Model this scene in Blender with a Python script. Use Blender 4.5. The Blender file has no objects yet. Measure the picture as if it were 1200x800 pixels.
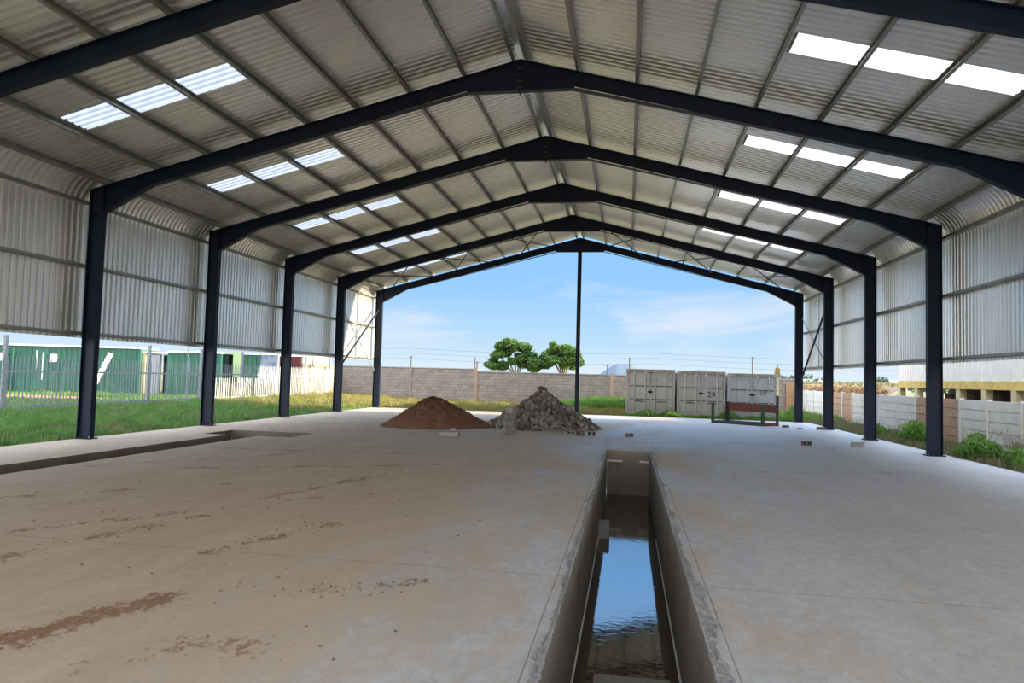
import bpy, math, random
import numpy as np
from mathutils import Vector, Matrix

random.seed(7)
rng = np.random.default_rng(11)
COL = bpy.context.scene.collection
PI = math.pi

# ------------------------------------------------------------------ helpers
class MB:
    """collects vertices and faces, then links them as one mesh object"""
    def __init__(s):
        s.v = []; s.f = []; s.mi = []; s.m = 0
    def add(s, vs, fs):
        b = len(s.v)
        s.v.extend([tuple(p) for p in vs])
        for f in fs:
            s.f.append(tuple(i + b for i in f)); s.mi.append(s.m)
        return s
    def box(s, x0, x1, y0, y1, z0, z1, rot=0.0, piv=None):
        vs = [(x, y, z) for z in (z0, z1) for y in (y0, y1) for x in (x0, x1)]
        if rot:
            c, n = math.cos(rot), math.sin(rot)
            px, py = piv if piv else ((x0 + x1) / 2, (y0 + y1) / 2)
            vs = [(px + (x - px) * c - (y - py) * n, py + (x - px) * n + (y - py) * c, z) for x, y, z in vs]
        return s.add(vs, [(0, 2, 3, 1), (4, 5, 7, 6), (0, 1, 5, 4), (2, 6, 7, 3), (0, 4, 6, 2), (1, 3, 7, 5)])
    def bar(s, p, q, w, h, up=(0, 0, 1)):
        """rectangular bar from p to q, w across, h along 'up'"""
        p = Vector(p); q = Vector(q); d = (q - p).normalized(); u = Vector(up)
        r = d.cross(u)
        if r.length < 1e-4:
            r = d.cross(Vector((0, 1, 0)))
        r.normalize(); u = r.cross(d).normalized()
        vs = []
        for e in (p, q):
            for a, b in ((-1, -1), (1, -1), (1, 1), (-1, 1)):
                vs.append(e + r * (a * w / 2) + u * (b * h / 2))
        return s.add(vs, [(0, 1, 2, 3), (7, 6, 5, 4), (0, 4, 5, 1), (1, 5, 6, 2), (2, 6, 7, 3), (3, 7, 4, 0)])
    def tube(s, p, q, r0, r1=None, n=8, cap=True):
        r1 = r0 if r1 is None else r1
        p = Vector(p); q = Vector(q); d = (q - p).normalized()
        a = d.cross(Vector((0, 0, 1)))
        if a.length < 1e-3:
            a = Vector((1, 0, 0))
        a.normalize(); b = d.cross(a)
        vs = []
        for e, r in ((p, r0), (q, r1)):
            for i in range(n):
                t = 2 * PI * i / n
                vs.append(e + a * (r * math.cos(t)) + b * (r * math.sin(t)))
        fs = [(i, (i + 1) % n, n + (i + 1) % n, n + i) for i in range(n)]
        if cap:
            fs += [tuple(range(n))[::-1], tuple(range(n, 2 * n))]
        return s.add(vs, fs)
    def poly(s, pts, thick_vec):
        """flat polygon with thickness, extruded by +-thick_vec/2"""
        t = Vector(thick_vec) / 2; n = len(pts)
        vs = [Vector(p) - t for p in pts] + [Vector(p) + t for p in pts]
        fs = [tuple(range(n))[::-1], tuple(range(n, 2 * n))]
        fs += [(i, (i + 1) % n, n + (i + 1) % n, n + i) for i in range(n)]
        return s.add(vs, fs)
    def quad(s, a, b, c, d):
        return s.add([a, b, c, d], [(0, 1, 2, 3)])
    def ibeam(s, p, q, ddir, depth, fw, tf=0.014, tw=0.010):
        """I-section from p to q, depth along ddir, p/q on the section axis"""
        p = Vector(p); q = Vector(q); dd = Vector(ddir).normalized()
        for sg in (-1, 1):
            o = dd * (sg * (depth - tf) / 2)
            s.bar(p + o, q + o, fw, tf, dd)
        s.bar(p, q, tw, depth - 2 * tf, dd)
        return s
    def build(s, name, mats, parent=None, smooth=False, loc=None):
        me = bpy.data.meshes.new(name)
        me.from_pydata([tuple(v) for v in s.v], [], s.f)
        if not isinstance(mats, (list, tuple)):
            mats = [mats]
        for m in mats:
            me.materials.append(m)
        if len(mats) > 1:
            me.polygons.foreach_set('material_index', s.mi)
        if smooth:
            me.polygons.foreach_set('use_smooth', [True] * len(me.polygons))
        me.update()
        o = bpy.data.objects.new(name, me); COL.objects.link(o)
        if loc is not None:
            # recentre the mesh on loc
            me.transform(Matrix.Translation(-Vector(loc))); o.location = loc
        if parent is not None:
            o.parent = parent
            if loc is None and parent.type == 'EMPTY':
                o.matrix_parent_inverse = Matrix.Translation(-parent.location)
            elif parent.type != 'EMPTY' and loc is None:
                root = parent
                off = Vector((0, 0, 0))
                off = world_loc(parent)
                o.matrix_parent_inverse = Matrix.Translation(-off)
        return o

def world_loc(o):
    # location of an unrotated object whose parents are unrotated
    if o.parent is None:
        return Vector(o.location)
    return world_loc(o.parent) + o.matrix_parent_inverse.to_translation() + Vector(o.location)

def np_mesh(name, verts, faces, mat, parent=None, smooth=False):
    """faces: (n,3) or (n,4) int array"""
    me = bpy.data.meshes.new(name)
    nf, k = faces.shape
    me.vertices.add(len(verts)); me.vertices.foreach_set('co', np.ascontiguousarray(verts, dtype=np.float32).ravel())
    me.loops.add(nf * k); me.loops.foreach_set('vertex_index', np.ascontiguousarray(faces, dtype=np.int32).ravel())
    me.polygons.add(nf)
    me.polygons.foreach_set('loop_start', np.arange(0, nf * k, k, dtype=np.int32))
    me.polygons.foreach_set('loop_total', np.full(nf, k, dtype=np.int32))
    me.polygons.foreach_set('use_smooth', np.full(nf, smooth))
    me.materials.append(mat)
    me.update(calc_edges=True); me.validate()
    o = bpy.data.objects.new(name, me); COL.objects.link(o)
    if parent is not None:
        o.parent = parent
        if parent.type == 'EMPTY':
            o.matrix_parent_inverse = Matrix.Translation(-parent.location)
    return o

def tag(o, label, cat, group=None, kind=None):
    o['label'] = label; o['category'] = cat
    if group: o['group'] = group
    if kind: o['kind'] = kind
    return o

def thing(name, label, cat, loc=(0, 0, 0), group=None, kind=None):
    o = bpy.data.objects.new(name, None); COL.objects.link(o)
    o.location = loc; o.empty_display_size = 0.2
    return tag(o, label, cat, group, kind)

def struct(o, label, cat):
    o['kind'] = 'structure'; o['label'] = label; o['category'] = cat
    return o

# ------------------------------------------------------------------ materials
def new_mat(name):
    m = bpy.data.materials.new(name); m.use_nodes = True
    nt = m.node_tree
    return m, nt, nt.nodes['Principled BSDF']

def ramp(nt, fac, stops):
    r = nt.nodes.new('ShaderNodeValToRGB')
    while len(r.color_ramp.elements) < len(stops):
        r.color_ramp.elements.new(0.5)
    for e, (p, c) in zip(r.color_ramp.elements, stops):
        e.position = p; e.color = (*c, 1) if len(c) == 3 else c
    nt.links.new(fac, r.inputs[0])
    return r.outputs[0]

def noise(nt, scale, detail=4, rough=0.55, vec=None, dist=0.0):
    n = nt.nodes.new('ShaderNodeTexNoise')
    n.inputs['Scale'].default_value = scale; n.inputs['Detail'].default_value = detail
    n.inputs['Roughness'].default_value = rough; n.inputs['Distortion'].default_value = dist
    if vec is not None: nt.links.new(vec, n.inputs['Vector'])
    return n.outputs['Fac']

def coords(nt, kind='Object'):
    return nt.nodes.new('ShaderNodeTexCoord').outputs[kind]

def geo_pos(nt):
    return nt.nodes.new('ShaderNodeNewGeometry').outputs['Position']

def mapping(nt, vec, scale=(1, 1, 1), rot=(0, 0, 0), loc=(0, 0, 0)):
    m = nt.nodes.new('ShaderNodeMapping')
    m.inputs['Scale'].default_value = scale; m.inputs['Rotation'].default_value = rot; m.inputs['Location'].default_value = loc
    nt.links.new(vec, m.inputs['Vector']); return m.outputs[0]

def math_n(nt, op, a, b=None, clamp=False):
    n = nt.nodes.new('ShaderNodeMath'); n.operation = op; n.use_clamp = clamp
    for i, v in enumerate((a, b)):
        if v is None: continue
        if isinstance(v, (int, float)): n.inputs[i].default_value = v
        else: nt.links.new(v, n.inputs[i])
    return n.outputs[0]

def mix_col(nt, fac, a, b, mode='MIX'):
    n = nt.nodes.new('ShaderNodeMix'); n.data_type = 'RGBA'; n.blend_type = mode
    for sock, v in ((n.inputs[0], fac), (n.inputs[6], a), (n.inputs[7], b)):
        if isinstance(v, (int, float)): sock.default_value = v
        elif isinstance(v, tuple): sock.default_value = (*v, 1) if len(v) == 3 else v
        else: nt.links.new(v, sock)
    return n.outputs[2]

def bump(nt, bsdf, h, strength=0.3, dist=0.02):
    b = nt.nodes.new('ShaderNodeBump'); b.inputs['Strength'].default_value = strength; b.inputs['Distance'].default_value = dist
    nt.links.new(h, b.inputs['Height']); nt.links.new(b.outputs[0], bsdf.inputs['Normal'])

def simple(name, col, rough=0.6, metal=0.0, var=0.15, scale=3.0, spec=0.5, bumpy=0.0, col2=None):
    """a base colour broken up by object-space noise"""
    m, nt, b = new_mat(name)
    f = noise(nt, scale, 5, 0.6, geo_pos(nt))
    c2 = col2 if col2 else tuple(min(1, c * (1 + var)) for c in col)
    c1 = col if col2 else tuple(c * (1 - var) for c in col)
    nt.links.new(ramp(nt, f, [(0.3, c1), (0.7, c2)]), b.inputs['Base Color'])
    b.inputs['Roughness'].default_value = rough; b.inputs['Metallic'].default_value = metal
    b.inputs['Specular IOR Level'].default_value = spec
    if bumpy: bump(nt, b, noise(nt, scale * 8, 4, 0.6, geo_pos(nt)), bumpy, 0.02)
    return m

M = {}
M['navy'] = simple('dark_navy_steel_paint', (0.003, 0.008, 0.024), 0.5, 0, 0.25, 2.5, 0.3)
M['galv'] = simple('galvanised_purlin', (0.30, 0.30, 0.27), 0.42, 0.55, 0.15, 3)
M['galvdark'] = simple('galvanised_post', (0.23, 0.25, 0.26), 0.5, 0.2, 0.15, 5)
M['black'] = simple('black_gap', (0.01, 0.01, 0.01), 0.8, 0, 0.2)
M['rust'] = simple('rusted_steel', (0.12, 0.045, 0.028), 0.75, 0, 0, 9, 0.3, 0.2, (0.21, 0.085, 0.05))
M['steeldark'] = simple('dark_green_grey_steel', (0.045, 0.055, 0.05), 0.6, 0, 0.3, 6)
M['white'] = simple('white_paint', (0.72, 0.73, 0.72), 0.6, 0, 0.06)
M['timber'] = simple('brown_timber', (0.13, 0.08, 0.04), 0.8, 0, 0.3, 7)
M['trunk'] = simple('pale_bark', (0.22, 0.17, 0.12), 0.9, 0, 0.3, 5)
M['pole'] = simple('weathered_pole', (0.10, 0.085, 0.07), 0.9, 0, 0.2, 4)
M['glassdark'] = simple('dark_opening', (0.03, 0.022, 0.018), 0.7, 0, 0.3, 3)

# corrugated zinc sheeting
def sheet_mat():
    m, nt, b = new_mat('zinc_roof_sheeting')
    p = geo_pos(nt)
    f = noise(nt, 0.6, 5, 0.6, p)
    f2 = noise(nt, 9, 3, 0.6, p)
    c = ramp(nt, f, [(0.3, (0.79, 0.775, 0.75)), (0.7, (0.87, 0.855, 0.83))])
    c = mix_col(nt, 0.12, c, ramp(nt, f2, [(0.35, (0.5, 0.49, 0.47)), (0.7, (0.82, 0.81, 0.78))]))
    nt.links.new(c, b.inputs['Base Color'])
    b.inputs['Metallic'].default_value = 0.8; b.inputs['Roughness'].default_value = 0.33
    return m
M['sheet'] = sheet_mat()

def translucent_mat():
    m, nt, b = new_mat('translucent_fibreglass_sheet')
    nt.nodes.remove(b)
    out = nt.nodes['Material Output']
    f = noise(nt, 5, 3, 0.5, geo_pos(nt))
    c = ramp(nt, f, [(0.3, (0.47, 0.46, 0.455)), (0.7, (0.54, 0.53, 0.52))])
    t = nt.nodes.new('ShaderNodeBsdfTranslucent'); d = nt.nodes.new('ShaderNodeBsdfDiffuse')
    nt.links.new(c, t.inputs[0]); nt.links.new(c, d.inputs[0])
    mx = nt.nodes.new('ShaderNodeMixShader'); mx.inputs[0].default_value = 0.18
    nt.links.new(t.outputs[0], mx.inputs[1]); nt.links.new(d.outputs[0], mx.inputs[2])
    nt.links.new(mx.outputs[0], out.inputs[0])
    return m
M['transl'] = translucent_mat()

# concrete slab with dried mud and dust
def concrete_mat():
    m, nt, b = new_mat('stained_concrete_slab')
    p = geo_pos(nt)
    sep = nt.nodes.new('ShaderNodeSeparateXYZ'); nt.links.new(p, sep.inputs[0])
    X, Y, Z = sep.outputs
    # cement base: broad cloudy tone, trowel drag, fine grain
    f1 = noise(nt, 0.35, 6, 0.6, p, 0.4)
    f2 = noise(nt, 3.0, 6, 0.65, mapping(nt, p, (1.0, 0.35, 1)), 0.3)
    f3 = noise(nt, 38, 4, 0.7, p)
    f4 = noise(nt, 0.9, 8, 0.72, mapping(nt, p, (1.0, 0.5, 1), (0, 0, 0.15), (5, 2, 0)), 1.2)
    base = ramp(nt, f1, [(0.30, (0.50, 0.50, 0.50)), (0.55, (0.585, 0.59, 0.605)), (0.75, (0.66, 0.66, 0.665))])
    base = mix_col(nt, 0.5, base, ramp(nt, f2, [(0.3, (0.38, 0.38, 0.38)), (0.7, (0.66, 0.665, 0.675))]))
    base = mix_col(nt, 0.35, base, ramp(nt, f4, [(0.35, (0.36, 0.365, 0.385)), (0.65, (0.70, 0.71, 0.73))]))
    f5 = noise(nt, 9, 6, 0.75, mapping(nt, p, (1.0, 0.7, 1), (0, 0, -0.2)), 0.5)
    base = mix_col(nt, 0.30, base, ramp(nt, f5, [(0.36, (0.33, 0.325, 0.32)), (0.62, (0.74, 0.74, 0.745))]))
    base = mix_col(nt, 0.22, base, ramp(nt, f3, [(0.35, (0.24, 0.23, 0.22)), (0.65, (0.62, 0.61, 0.60))]))
    # ochre dust, heaviest on the left bay and thinning out past the pit
    side = math_n(nt, 'MULTIPLY_ADD', X, -0.105); nt.nodes[-1].inputs[2].default_value = 0.52
    d1 = noise(nt, 0.28, 7, 0.62, mapping(nt, p, (1, 0.55, 1), (0, 0, 0.25), (3.1, 1.7, 0)), 0.8)
    d2 = noise(nt, 1.6, 7, 0.7, mapping(nt, p, (1, 0.45, 1), (0, 0, 0.5)), 0.6)
    dust = math_n(nt, 'ADD', math_n(nt, 'MULTIPLY', d1, 1.1), math_n(nt, 'MULTIPLY', d2, 0.55))
    dust = math_n(nt, 'ADD', dust, math_n(nt, 'MULTIPLY', math_n(nt, 'MINIMUM', math_n(nt, 'MAXIMUM', side, -0.22), 0.75), 0.62))
    gr = noise(nt, 11, 7, 0.78, mapping(nt, p, (1, 0.6, 1), (0, 0, 0.3)))
    dust = math_n(nt, 'ADD', dust, math_n(nt, 'MULTIPLY', math_n(nt, 'SUBTRACT', gr, 0.5), 0.55))
    dust = math_n(nt, 'SUBTRACT', dust, 0.875)
    dust = math_n(nt, 'MULTIPLY', dust, 3.8, True)
    dust = math_n(nt, 'MULTIPLY', dust, 0.82)
    dcol = ramp(nt, math_n(nt, 'ADD', math_n(nt, 'MULTIPLY', d2, 0.55), math_n(nt, 'MULTIPLY', gr, 0.45)), [(0.3, (0.37, 0.245, 0.125)), (0.5, (0.50, 0.375, 0.235)), (0.75, (0.63, 0.53, 0.40))])
    col = mix_col(nt, dust, base, dcol)
    # dried red-brown mud: wheel tracks and smears, each a soft segment broken by noise
    n_m = noise(nt, 16.0, 8, 0.75, mapping(nt, p, (1.0, 0.75, 1), (0, 0, 0.3)))
    n_c = noise(nt, 2.2, 4, 0.6, p)
    n_w = noise(nt, 1.3, 3, 0.5, p)
    total = None
    segs = [((-1.95, 3.05), (-0.98, 4.9), 0.17, 1.0), ((-2.1, 3.3), (-1.25, 4.5), 0.07, 0.8),
            ((-4.4, 5.9), (-1.45, 9.9), 0.09, 0.62), ((-3.4, 5.0), (-2.3, 8.8), 0.10, 0.62),
            ((-2.5, 9.0), (-1.6, 12.5), 0.10, 0.66), ((-1.5, 6.3), (-0.9, 7.9), 0.09, 0.75),
            ((0.05, 5.4), (0.75, 5.9), 0.10, 0.7), ((-0.5, 4.0), (0.35, 4.3), 0.3, 0.5),
            ((-7.0, 11.0), (-3.2, 16.2), 0.22, 0.6), ((-5.4, 11.4), (-1.2, 13.6), 0.18, 0.6),
            ((-6.8, 14.6), (-2.0, 15.2), 0.16, 0.62), ((-1.0, 17.4), (1.3, 18.6), 0.35, 0.6),
            ((3.6, 14.2), (8.5, 16.0), 0.35, 0.5), ((-5.8, 8.0), (-3.6, 10.2), 0.13, 0.6), ((2.0, 21.6), (8.5, 21.4), 0.30, 0.52)]
    pw = math_n(nt, 'MULTIPLY', math_n(nt, 'SUBTRACT', n_w, 0.5), 0.5)
    for (ax, ay), (bx, by), w, amt in segs:
        L = math.hypot(bx - ax, by - ay); ux, uy = (bx - ax) / L, (by - ay) / L
        dx = math_n(nt, 'SUBTRACT', X, ax); dy = math_n(nt, 'SUBTRACT', Y, ay)
        t = math_n(nt, 'ADD', math_n(nt, 'MULTIPLY', dx, ux), math_n(nt, 'MULTIPLY', dy, uy))
        tc = math_n(nt, 'MINIMUM', math_n(nt, 'MAXIMUM', t, 0.0), L)
        ex = math_n(nt, 'SUBTRACT', dx, math_n(nt, 'MULTIPLY', tc, ux))
        ey = math_n(nt, 'SUBTRACT', dy, math_n(nt, 'MULTIPLY', tc, uy))
        dist = math_n(nt, 'SQRT', math_n(nt, 'ADD', math_n(nt, 'MULTIPLY', ex, ex), math_n(nt, 'MULTIPLY', ey, ey)))
        dist = math_n(nt, 'ADD', dist, pw)
        fall = math_n(nt, 'SUBTRACT', 1.0, math_n(nt, 'DIVIDE', dist, w * 2.2), True)
        k = math_n(nt, 'MULTIPLY', fall, amt)
        total = k if total is None else math_n(nt, 'MAXIMUM', total, k)
    mud = math_n(nt, 'ADD', math_n(nt, 'MULTIPLY', total, 0.85), math_n(nt, 'ADD', math_n(nt, 'MULTIPLY', math_n(nt, 'SUBTRACT', n_m, 0.5), 2.6), math_n(nt, 'MULTIPLY', math_n(nt, 'SUBTRACT', n_c, 0.5), 1.5)))
    mud = math_n(nt, 'MULTIPLY', math_n(nt, 'SUBTRACT', mud, 0.48), 4.0, True)
    mud = math_n(nt, 'MULTIPLY', mud, math_n(nt, 'MULTIPLY', total, 3.0, True))
    mud = math_n(nt, 'MULTIPLY', mud, 0.9)
    col = mix_col(nt, mud, col, ramp(nt, n_m, [(0.35, (0.17, 0.082, 0.04)), (0.7, (0.33, 0.19, 0.11))]))
    # hairline shrinkage joints
    def joint(src, at, w):
        a = math_n(nt, 'ABSOLUTE', math_n(nt, 'SUBTRACT', src, at))
        return math_n(nt, 'LESS_THAN', math_n(nt, 'ADD', a, math_n(nt, 'MULTIPLY', math_n(nt, 'SUBTRACT', f2, 0.5), 0.01)), w)
    j = joint(X, 1.93, 0.006)
    for at in (3.24,):
        j = math_n(nt, 'MAXIMUM', j, joint(X, at, 0.006))
    for at in (22.4, 6.4, 12.6):
        j = math_n(nt, 'MAXIMUM', j, joint(Y, at, 0.006))
    col = mix_col(nt, math_n(nt, 'MULTIPLY', j, 0.6), col, (0.13, 0.12, 0.11))
    nt.links.new(col, b.inputs['Base Color'])
    rgh = math_n(nt, 'ADD', math_n(nt, 'MULTIPLY', dust, 0.3), math_n(nt, 'MULTIPLY_ADD', f2, 0.25))
    nt.nodes[-2].inputs[2].default_value = 0.46
    nt.links.new(math_n(nt, 'MINIMUM', rgh, 0.9), b.inputs['Roughness'])
    b.inputs['Specular IOR Level'].default_value = 0.3
    h = math_n(nt, 'ADD', math_n(nt, 'MULTIPLY', f2, 0.7), math_n(nt, 'MULTIPLY', f3, 0.12))
    bump(nt, b, h, 0.35, 0.02)
    return m
M['concrete'] = concrete_mat()

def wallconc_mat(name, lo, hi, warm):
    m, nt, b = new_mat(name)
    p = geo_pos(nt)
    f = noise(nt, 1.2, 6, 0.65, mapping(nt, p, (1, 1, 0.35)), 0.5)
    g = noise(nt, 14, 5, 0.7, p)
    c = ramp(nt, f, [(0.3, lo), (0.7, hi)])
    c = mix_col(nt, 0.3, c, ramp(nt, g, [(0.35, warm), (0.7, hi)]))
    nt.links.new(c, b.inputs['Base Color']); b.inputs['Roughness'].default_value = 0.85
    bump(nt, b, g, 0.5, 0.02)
    return m
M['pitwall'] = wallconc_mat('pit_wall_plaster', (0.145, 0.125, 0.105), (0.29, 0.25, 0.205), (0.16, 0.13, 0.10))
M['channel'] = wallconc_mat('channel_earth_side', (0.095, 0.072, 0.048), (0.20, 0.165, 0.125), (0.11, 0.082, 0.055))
M['broken'] = wallconc_mat('broken_concrete_edge', (0.19, 0.19, 0.19), (0.42, 0.42, 0.42), (0.06, 0.06, 0.06))
M['block'] = wallconc_mat('grey_cement_block', (0.25, 0.24, 0.22), (0.36, 0.345, 0.32), (0.22, 0.20, 0.18))

def water_mat():
    m, nt, b = new_mat('murky_pit_water')
    p = geo_pos(nt)
    f = noise(nt, 3, 4, 0.6, p)
    nt.links.new(ramp(nt, f, [(0.3, (0.050, 0.036, 0.020)), (0.7, (0.085, 0.062, 0.035))]), b.inputs['Base Color'])
    b.inputs['Roughness'].default_value = 0.015; b.inputs['IOR'].default_value = 1.5
    b.inputs['Specular IOR Level'].default_value = 0.5
    r = noise(nt, 7, 3, 0.5, mapping(nt, p, (1.0, 1.6, 1)), 0.5)
    bump(nt, b, r, 0.05, 0.02)
    return m
M['water'] = water_mat()

def brick_mat(name, c1, c2, mortar, bw=0.4, bh=0.2, axis='x', msize=0.012):
    m, nt, b = new_mat(name)
    p = geo_pos(nt)
    sep = nt.nodes.new('ShaderNodeSeparateXYZ'); nt.links.new(p, sep.inputs[0])
    cmb = nt.nodes.new('ShaderNodeCombineXYZ')
    nt.links.new(sep.outputs[0 if axis == 'x' else 1], cmb.inputs[0]); nt.links.new(sep.outputs[2], cmb.inputs[1])
    t = nt.nodes.new('ShaderNodeTexBrick')
    nt.links.new(cmb.outputs[0], t.inputs['Vector'])
    t.inputs['Color1'].default_value = (*c1, 1); t.inputs['Color2'].default_value = (*c2, 1); t.inputs['Mortar'].default_value = (*mortar, 1)
    t.inputs['Scale'].default_value = 1.0; t.inputs['Mortar Size'].default_value = msize
    t.inputs['Brick Width'].default_value = bw; t.inputs['Row Height'].default_value = bh; t.inputs['Bias'].default_value = 0.1
    g = noise(nt, 2.2, 5, 0.7, p)
    c = mix_col(nt, 0.35, t.outputs['Color'], ramp(nt, g, [(0.3, tuple(x * 0.6 for x in c1)), (0.7, tuple(min(1, x * 1.35) for x in c2))]))
    nt.links.new(c, b.inputs['Base Color']); b.inputs['Roughness'].default_value = 0.9
    inv = math_n(nt, 'SUBTRACT', 1.0, t.outputs['Fac'])
    bump(nt, b, inv, 0.8, 0.015)
    return m
M['brickwall'] = brick_mat('grey_brown_block_wall', (0.205, 0.162, 0.132), (0.29, 0.24, 0.20), (0.125, 0.10, 0.085))
M['pilaster'] = brick_mat('tan_pilaster_brick', (0.33, 0.22, 0.15), (0.42, 0.29, 0.2), (0.25, 0.19, 0.15), 0.22, 0.085, 'x', 0.01)

def heap_brick_mat(name, c1, c2):
    m, nt, b = new_mat(name)
    oi = nt.nodes.new('ShaderNodeObjectInfo')
    p = coords(nt)
    g = noise(nt, 11, 5, 0.7, p)
    c = ramp(nt, oi.outputs['Random'], [(0.0, c1), (0.5, tuple((a + d) / 2 for a, d in zip(c1, c2))), (1.0, c2)])
    c = mix_col(nt, 0.4, c, ramp(nt, g, [(0.3, tuple(x * 0.55 for x in c1)), (0.7, tuple(min(1, x * 1.4) for x in c2))]))
    nt.links.new(c, b.inputs['Base Color']); b.inputs['Roughness'].default_value = 0.95
    bump(nt, b, g, 0.6, 0.02)
    return m
M['heapgrey'] = heap_brick_mat('grey_rubble', (0.085, 0.083, 0.08), (0.34, 0.325, 0.305))
M['heapbrown'] = heap_brick_mat('brown_rubble', (0.085, 0.06, 0.05), (0.21, 0.155, 0.13))

M['heapdark'] = heap_brick_mat('shade_dark_crumbs', (0.06, 0.05, 0.045), (0.10, 0.085, 0.075))  # heap core colour darkened to carry the shade between the bricks
def sand_mat():
    m, nt, b = new_mat('red_brown_building_sand')
    p = geo_pos(nt)
    f = noise(nt, 2.5, 6, 0.7, p); g = noise(nt, 30, 4, 0.7, p)
    c = ramp(nt, f, [(0.3, (0.21, 0.098, 0.06)), (0.7, (0.31, 0.155, 0.10))])
    c = mix_col(nt, 0.4, c, ramp(nt, g, [(0.35, (0.11, 0.055, 0.035)), (0.7, (0.36, 0.22, 0.155))]))
    nt.links.new(c, b.inputs['Base Color']); b.inputs['Roughness'].default_value = 1.0
    b.inputs['Specular IOR Level'].default_value = 0.1
    bump(nt, b, g, 0.9, 0.04)
    return m
M['sand'] = sand_mat()

def leaf_mat(name, stops, scale=1.5, trans=0.35):
    m, nt, b = new_mat(name)
    out = nt.nodes['Material Output']
    p = geo_pos(nt)
    f = noise(nt, scale, 5, 0.75, p)
    c = ramp(nt, f, stops)
    nt.links.new(c, b.inputs['Base Color']); b.inputs['Roughness'].default_value = 0.6
    b.inputs['Specular IOR Level'].default_value = 0.25
    t = nt.nodes.new('ShaderNodeBsdfTranslucent'); nt.links.new(c, t.inputs[0])
    mx = nt.nodes.new('ShaderNodeMixShader'); mx.inputs[0].default_value = trans
    nt.links.new(b.outputs[0], mx.inputs[1]); nt.links.new(t.outputs[0], mx.inputs[2]); nt.links.new(mx.outputs[0], out.inputs[0])
    return m
M['grass'] = leaf_mat('lawn_grass', [(0.28, (0.04, 0.115, 0.02)), (0.45, (0.085, 0.20, 0.035)), (0.58, (0.15, 0.29, 0.06)), (0.75, (0.27, 0.36, 0.13))], 1.9)
M['drygrass'] = leaf_mat('dry_yellow_grass', [(0.28, (0.10, 0.13, 0.03)), (0.5, (0.24, 0.215, 0.06)), (0.72, (0.38, 0.30, 0.13))], 1.4)
M['weed'] = leaf_mat('weed_leaves', [(0.25, (0.06, 0.14, 0.025)), (0.5, (0.13, 0.27, 0.045)), (0.75, (0.26, 0.38, 0.09))], 2.5)
M['weeddry'] = leaf_mat('dull_undergrowth', [(0.25, (0.10, 0.10, 0.05)), (0.5, (0.17, 0.17, 0.08)), (0.75, (0.27, 0.24, 0.14))], 2.5)
M['tree'] = leaf_mat('tree_leaves', [(0.25, (0.045, 0.10, 0.025)), (0.5, (0.08, 0.16, 0.035)), (0.75, (0.15, 0.23, 0.05))], 0.8, 0.3)
M['treefar'] = leaf_mat('far_trees', [(0.25, (0.05, 0.085, 0.06)), (0.75, (0.10, 0.14, 0.10))], 0.3, 0.1)

def lawn_mat():
    m, nt, b = new_mat('patchy_lawn_grass')
    out = nt.nodes['Material Output']
    p = geo_pos(nt)
    f = noise(nt, 2.6, 6, 0.8, p); g = noise(nt, 0.45, 5, 0.7, mapping(nt, p, (1, 1, 1), (0, 0, 0), (9, 4, 0)), 0.8)
    c = ramp(nt, f, [(0.28, (0.035, 0.10, 0.02)), (0.45, (0.085, 0.19, 0.04)), (0.58, (0.16, 0.28, 0.07)), (0.75, (0.29, 0.36, 0.15))])
    c = mix_col(nt, ramp(nt, g, [(0.5, (0, 0, 0)), (0.66, (0.75, 0.75, 0.75))]), c, ramp(nt, f, [(0.3, (0.11, 0.105, 0.05)), (0.7, (0.27, 0.24, 0.13))]))
    nt.links.new(c, b.inputs['Base Color']); b.inputs['Roughness'].default_value = 0.6
    b.inputs['Specular IOR Level'].default_value = 0.25
    t = nt.nodes.new('ShaderNodeBsdfTranslucent'); nt.links.new(c, t.inputs[0])
    mx = nt.nodes.new('ShaderNodeMixShader'); mx.inputs[0].default_value = 0.35
    nt.links.new(b.outputs[0], mx.inputs[1]); nt.links.new(t.outputs[0], mx.inputs[2]); nt.links.new(mx.outputs[0], out.inputs[0])
    return m
M['lawn'] = lawn_mat()
def ground_mat(name, stops, scale):
    m, nt, b = new_mat(name)
    f = noise(nt, scale, 7, 0.7, geo_pos(nt), 0.4)
    nt.links.new(ramp(nt, f, stops), b.inputs['Base Color']); b.inputs['Roughness'].default_value = 1.0
    b.inputs['Specular IOR Level'].default_value = 0.1
    return m
M['ground'] = ground_mat('lawn_soil', [(0.3, (0.12, 0.125, 0.05)), (0.5, (0.17, 0.155, 0.07)), (0.62, (0.23, 0.185, 0.10)), (0.8, (0.28, 0.20, 0.12))], 0.35)
M['redsoil'] = ground_mat('bare_orange_soil', [(0.3, (0.34, 0.20, 0.11)), (0.7, (0.46, 0.29, 0.17))], 0.6)
M['bank'] = ground_mat('red_earth_bank', [(0.3, (0.26, 0.165, 0.115)), (0.7, (0.40, 0.27, 0.19))], 1.2)
M['field'] = ground_mat('distant_field', [(0.3, (0.16, 0.17, 0.08)), (0.7, (0.27, 0.245, 0.14))], 0.05)
M['hill'] = ground_mat('hazy_blue_hill', [(0.3, (0.105, 0.135, 0.165)), (0.7, (0.115, 0.145, 0.175))], 0.004)  # distance haze is mixed into this base colour
M['brush'] = ground_mat('dry_brush', [(0.3, (0.30, 0.2, 0.11)), (0.7, (0.48, 0.36, 0.2))], 3)

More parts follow.
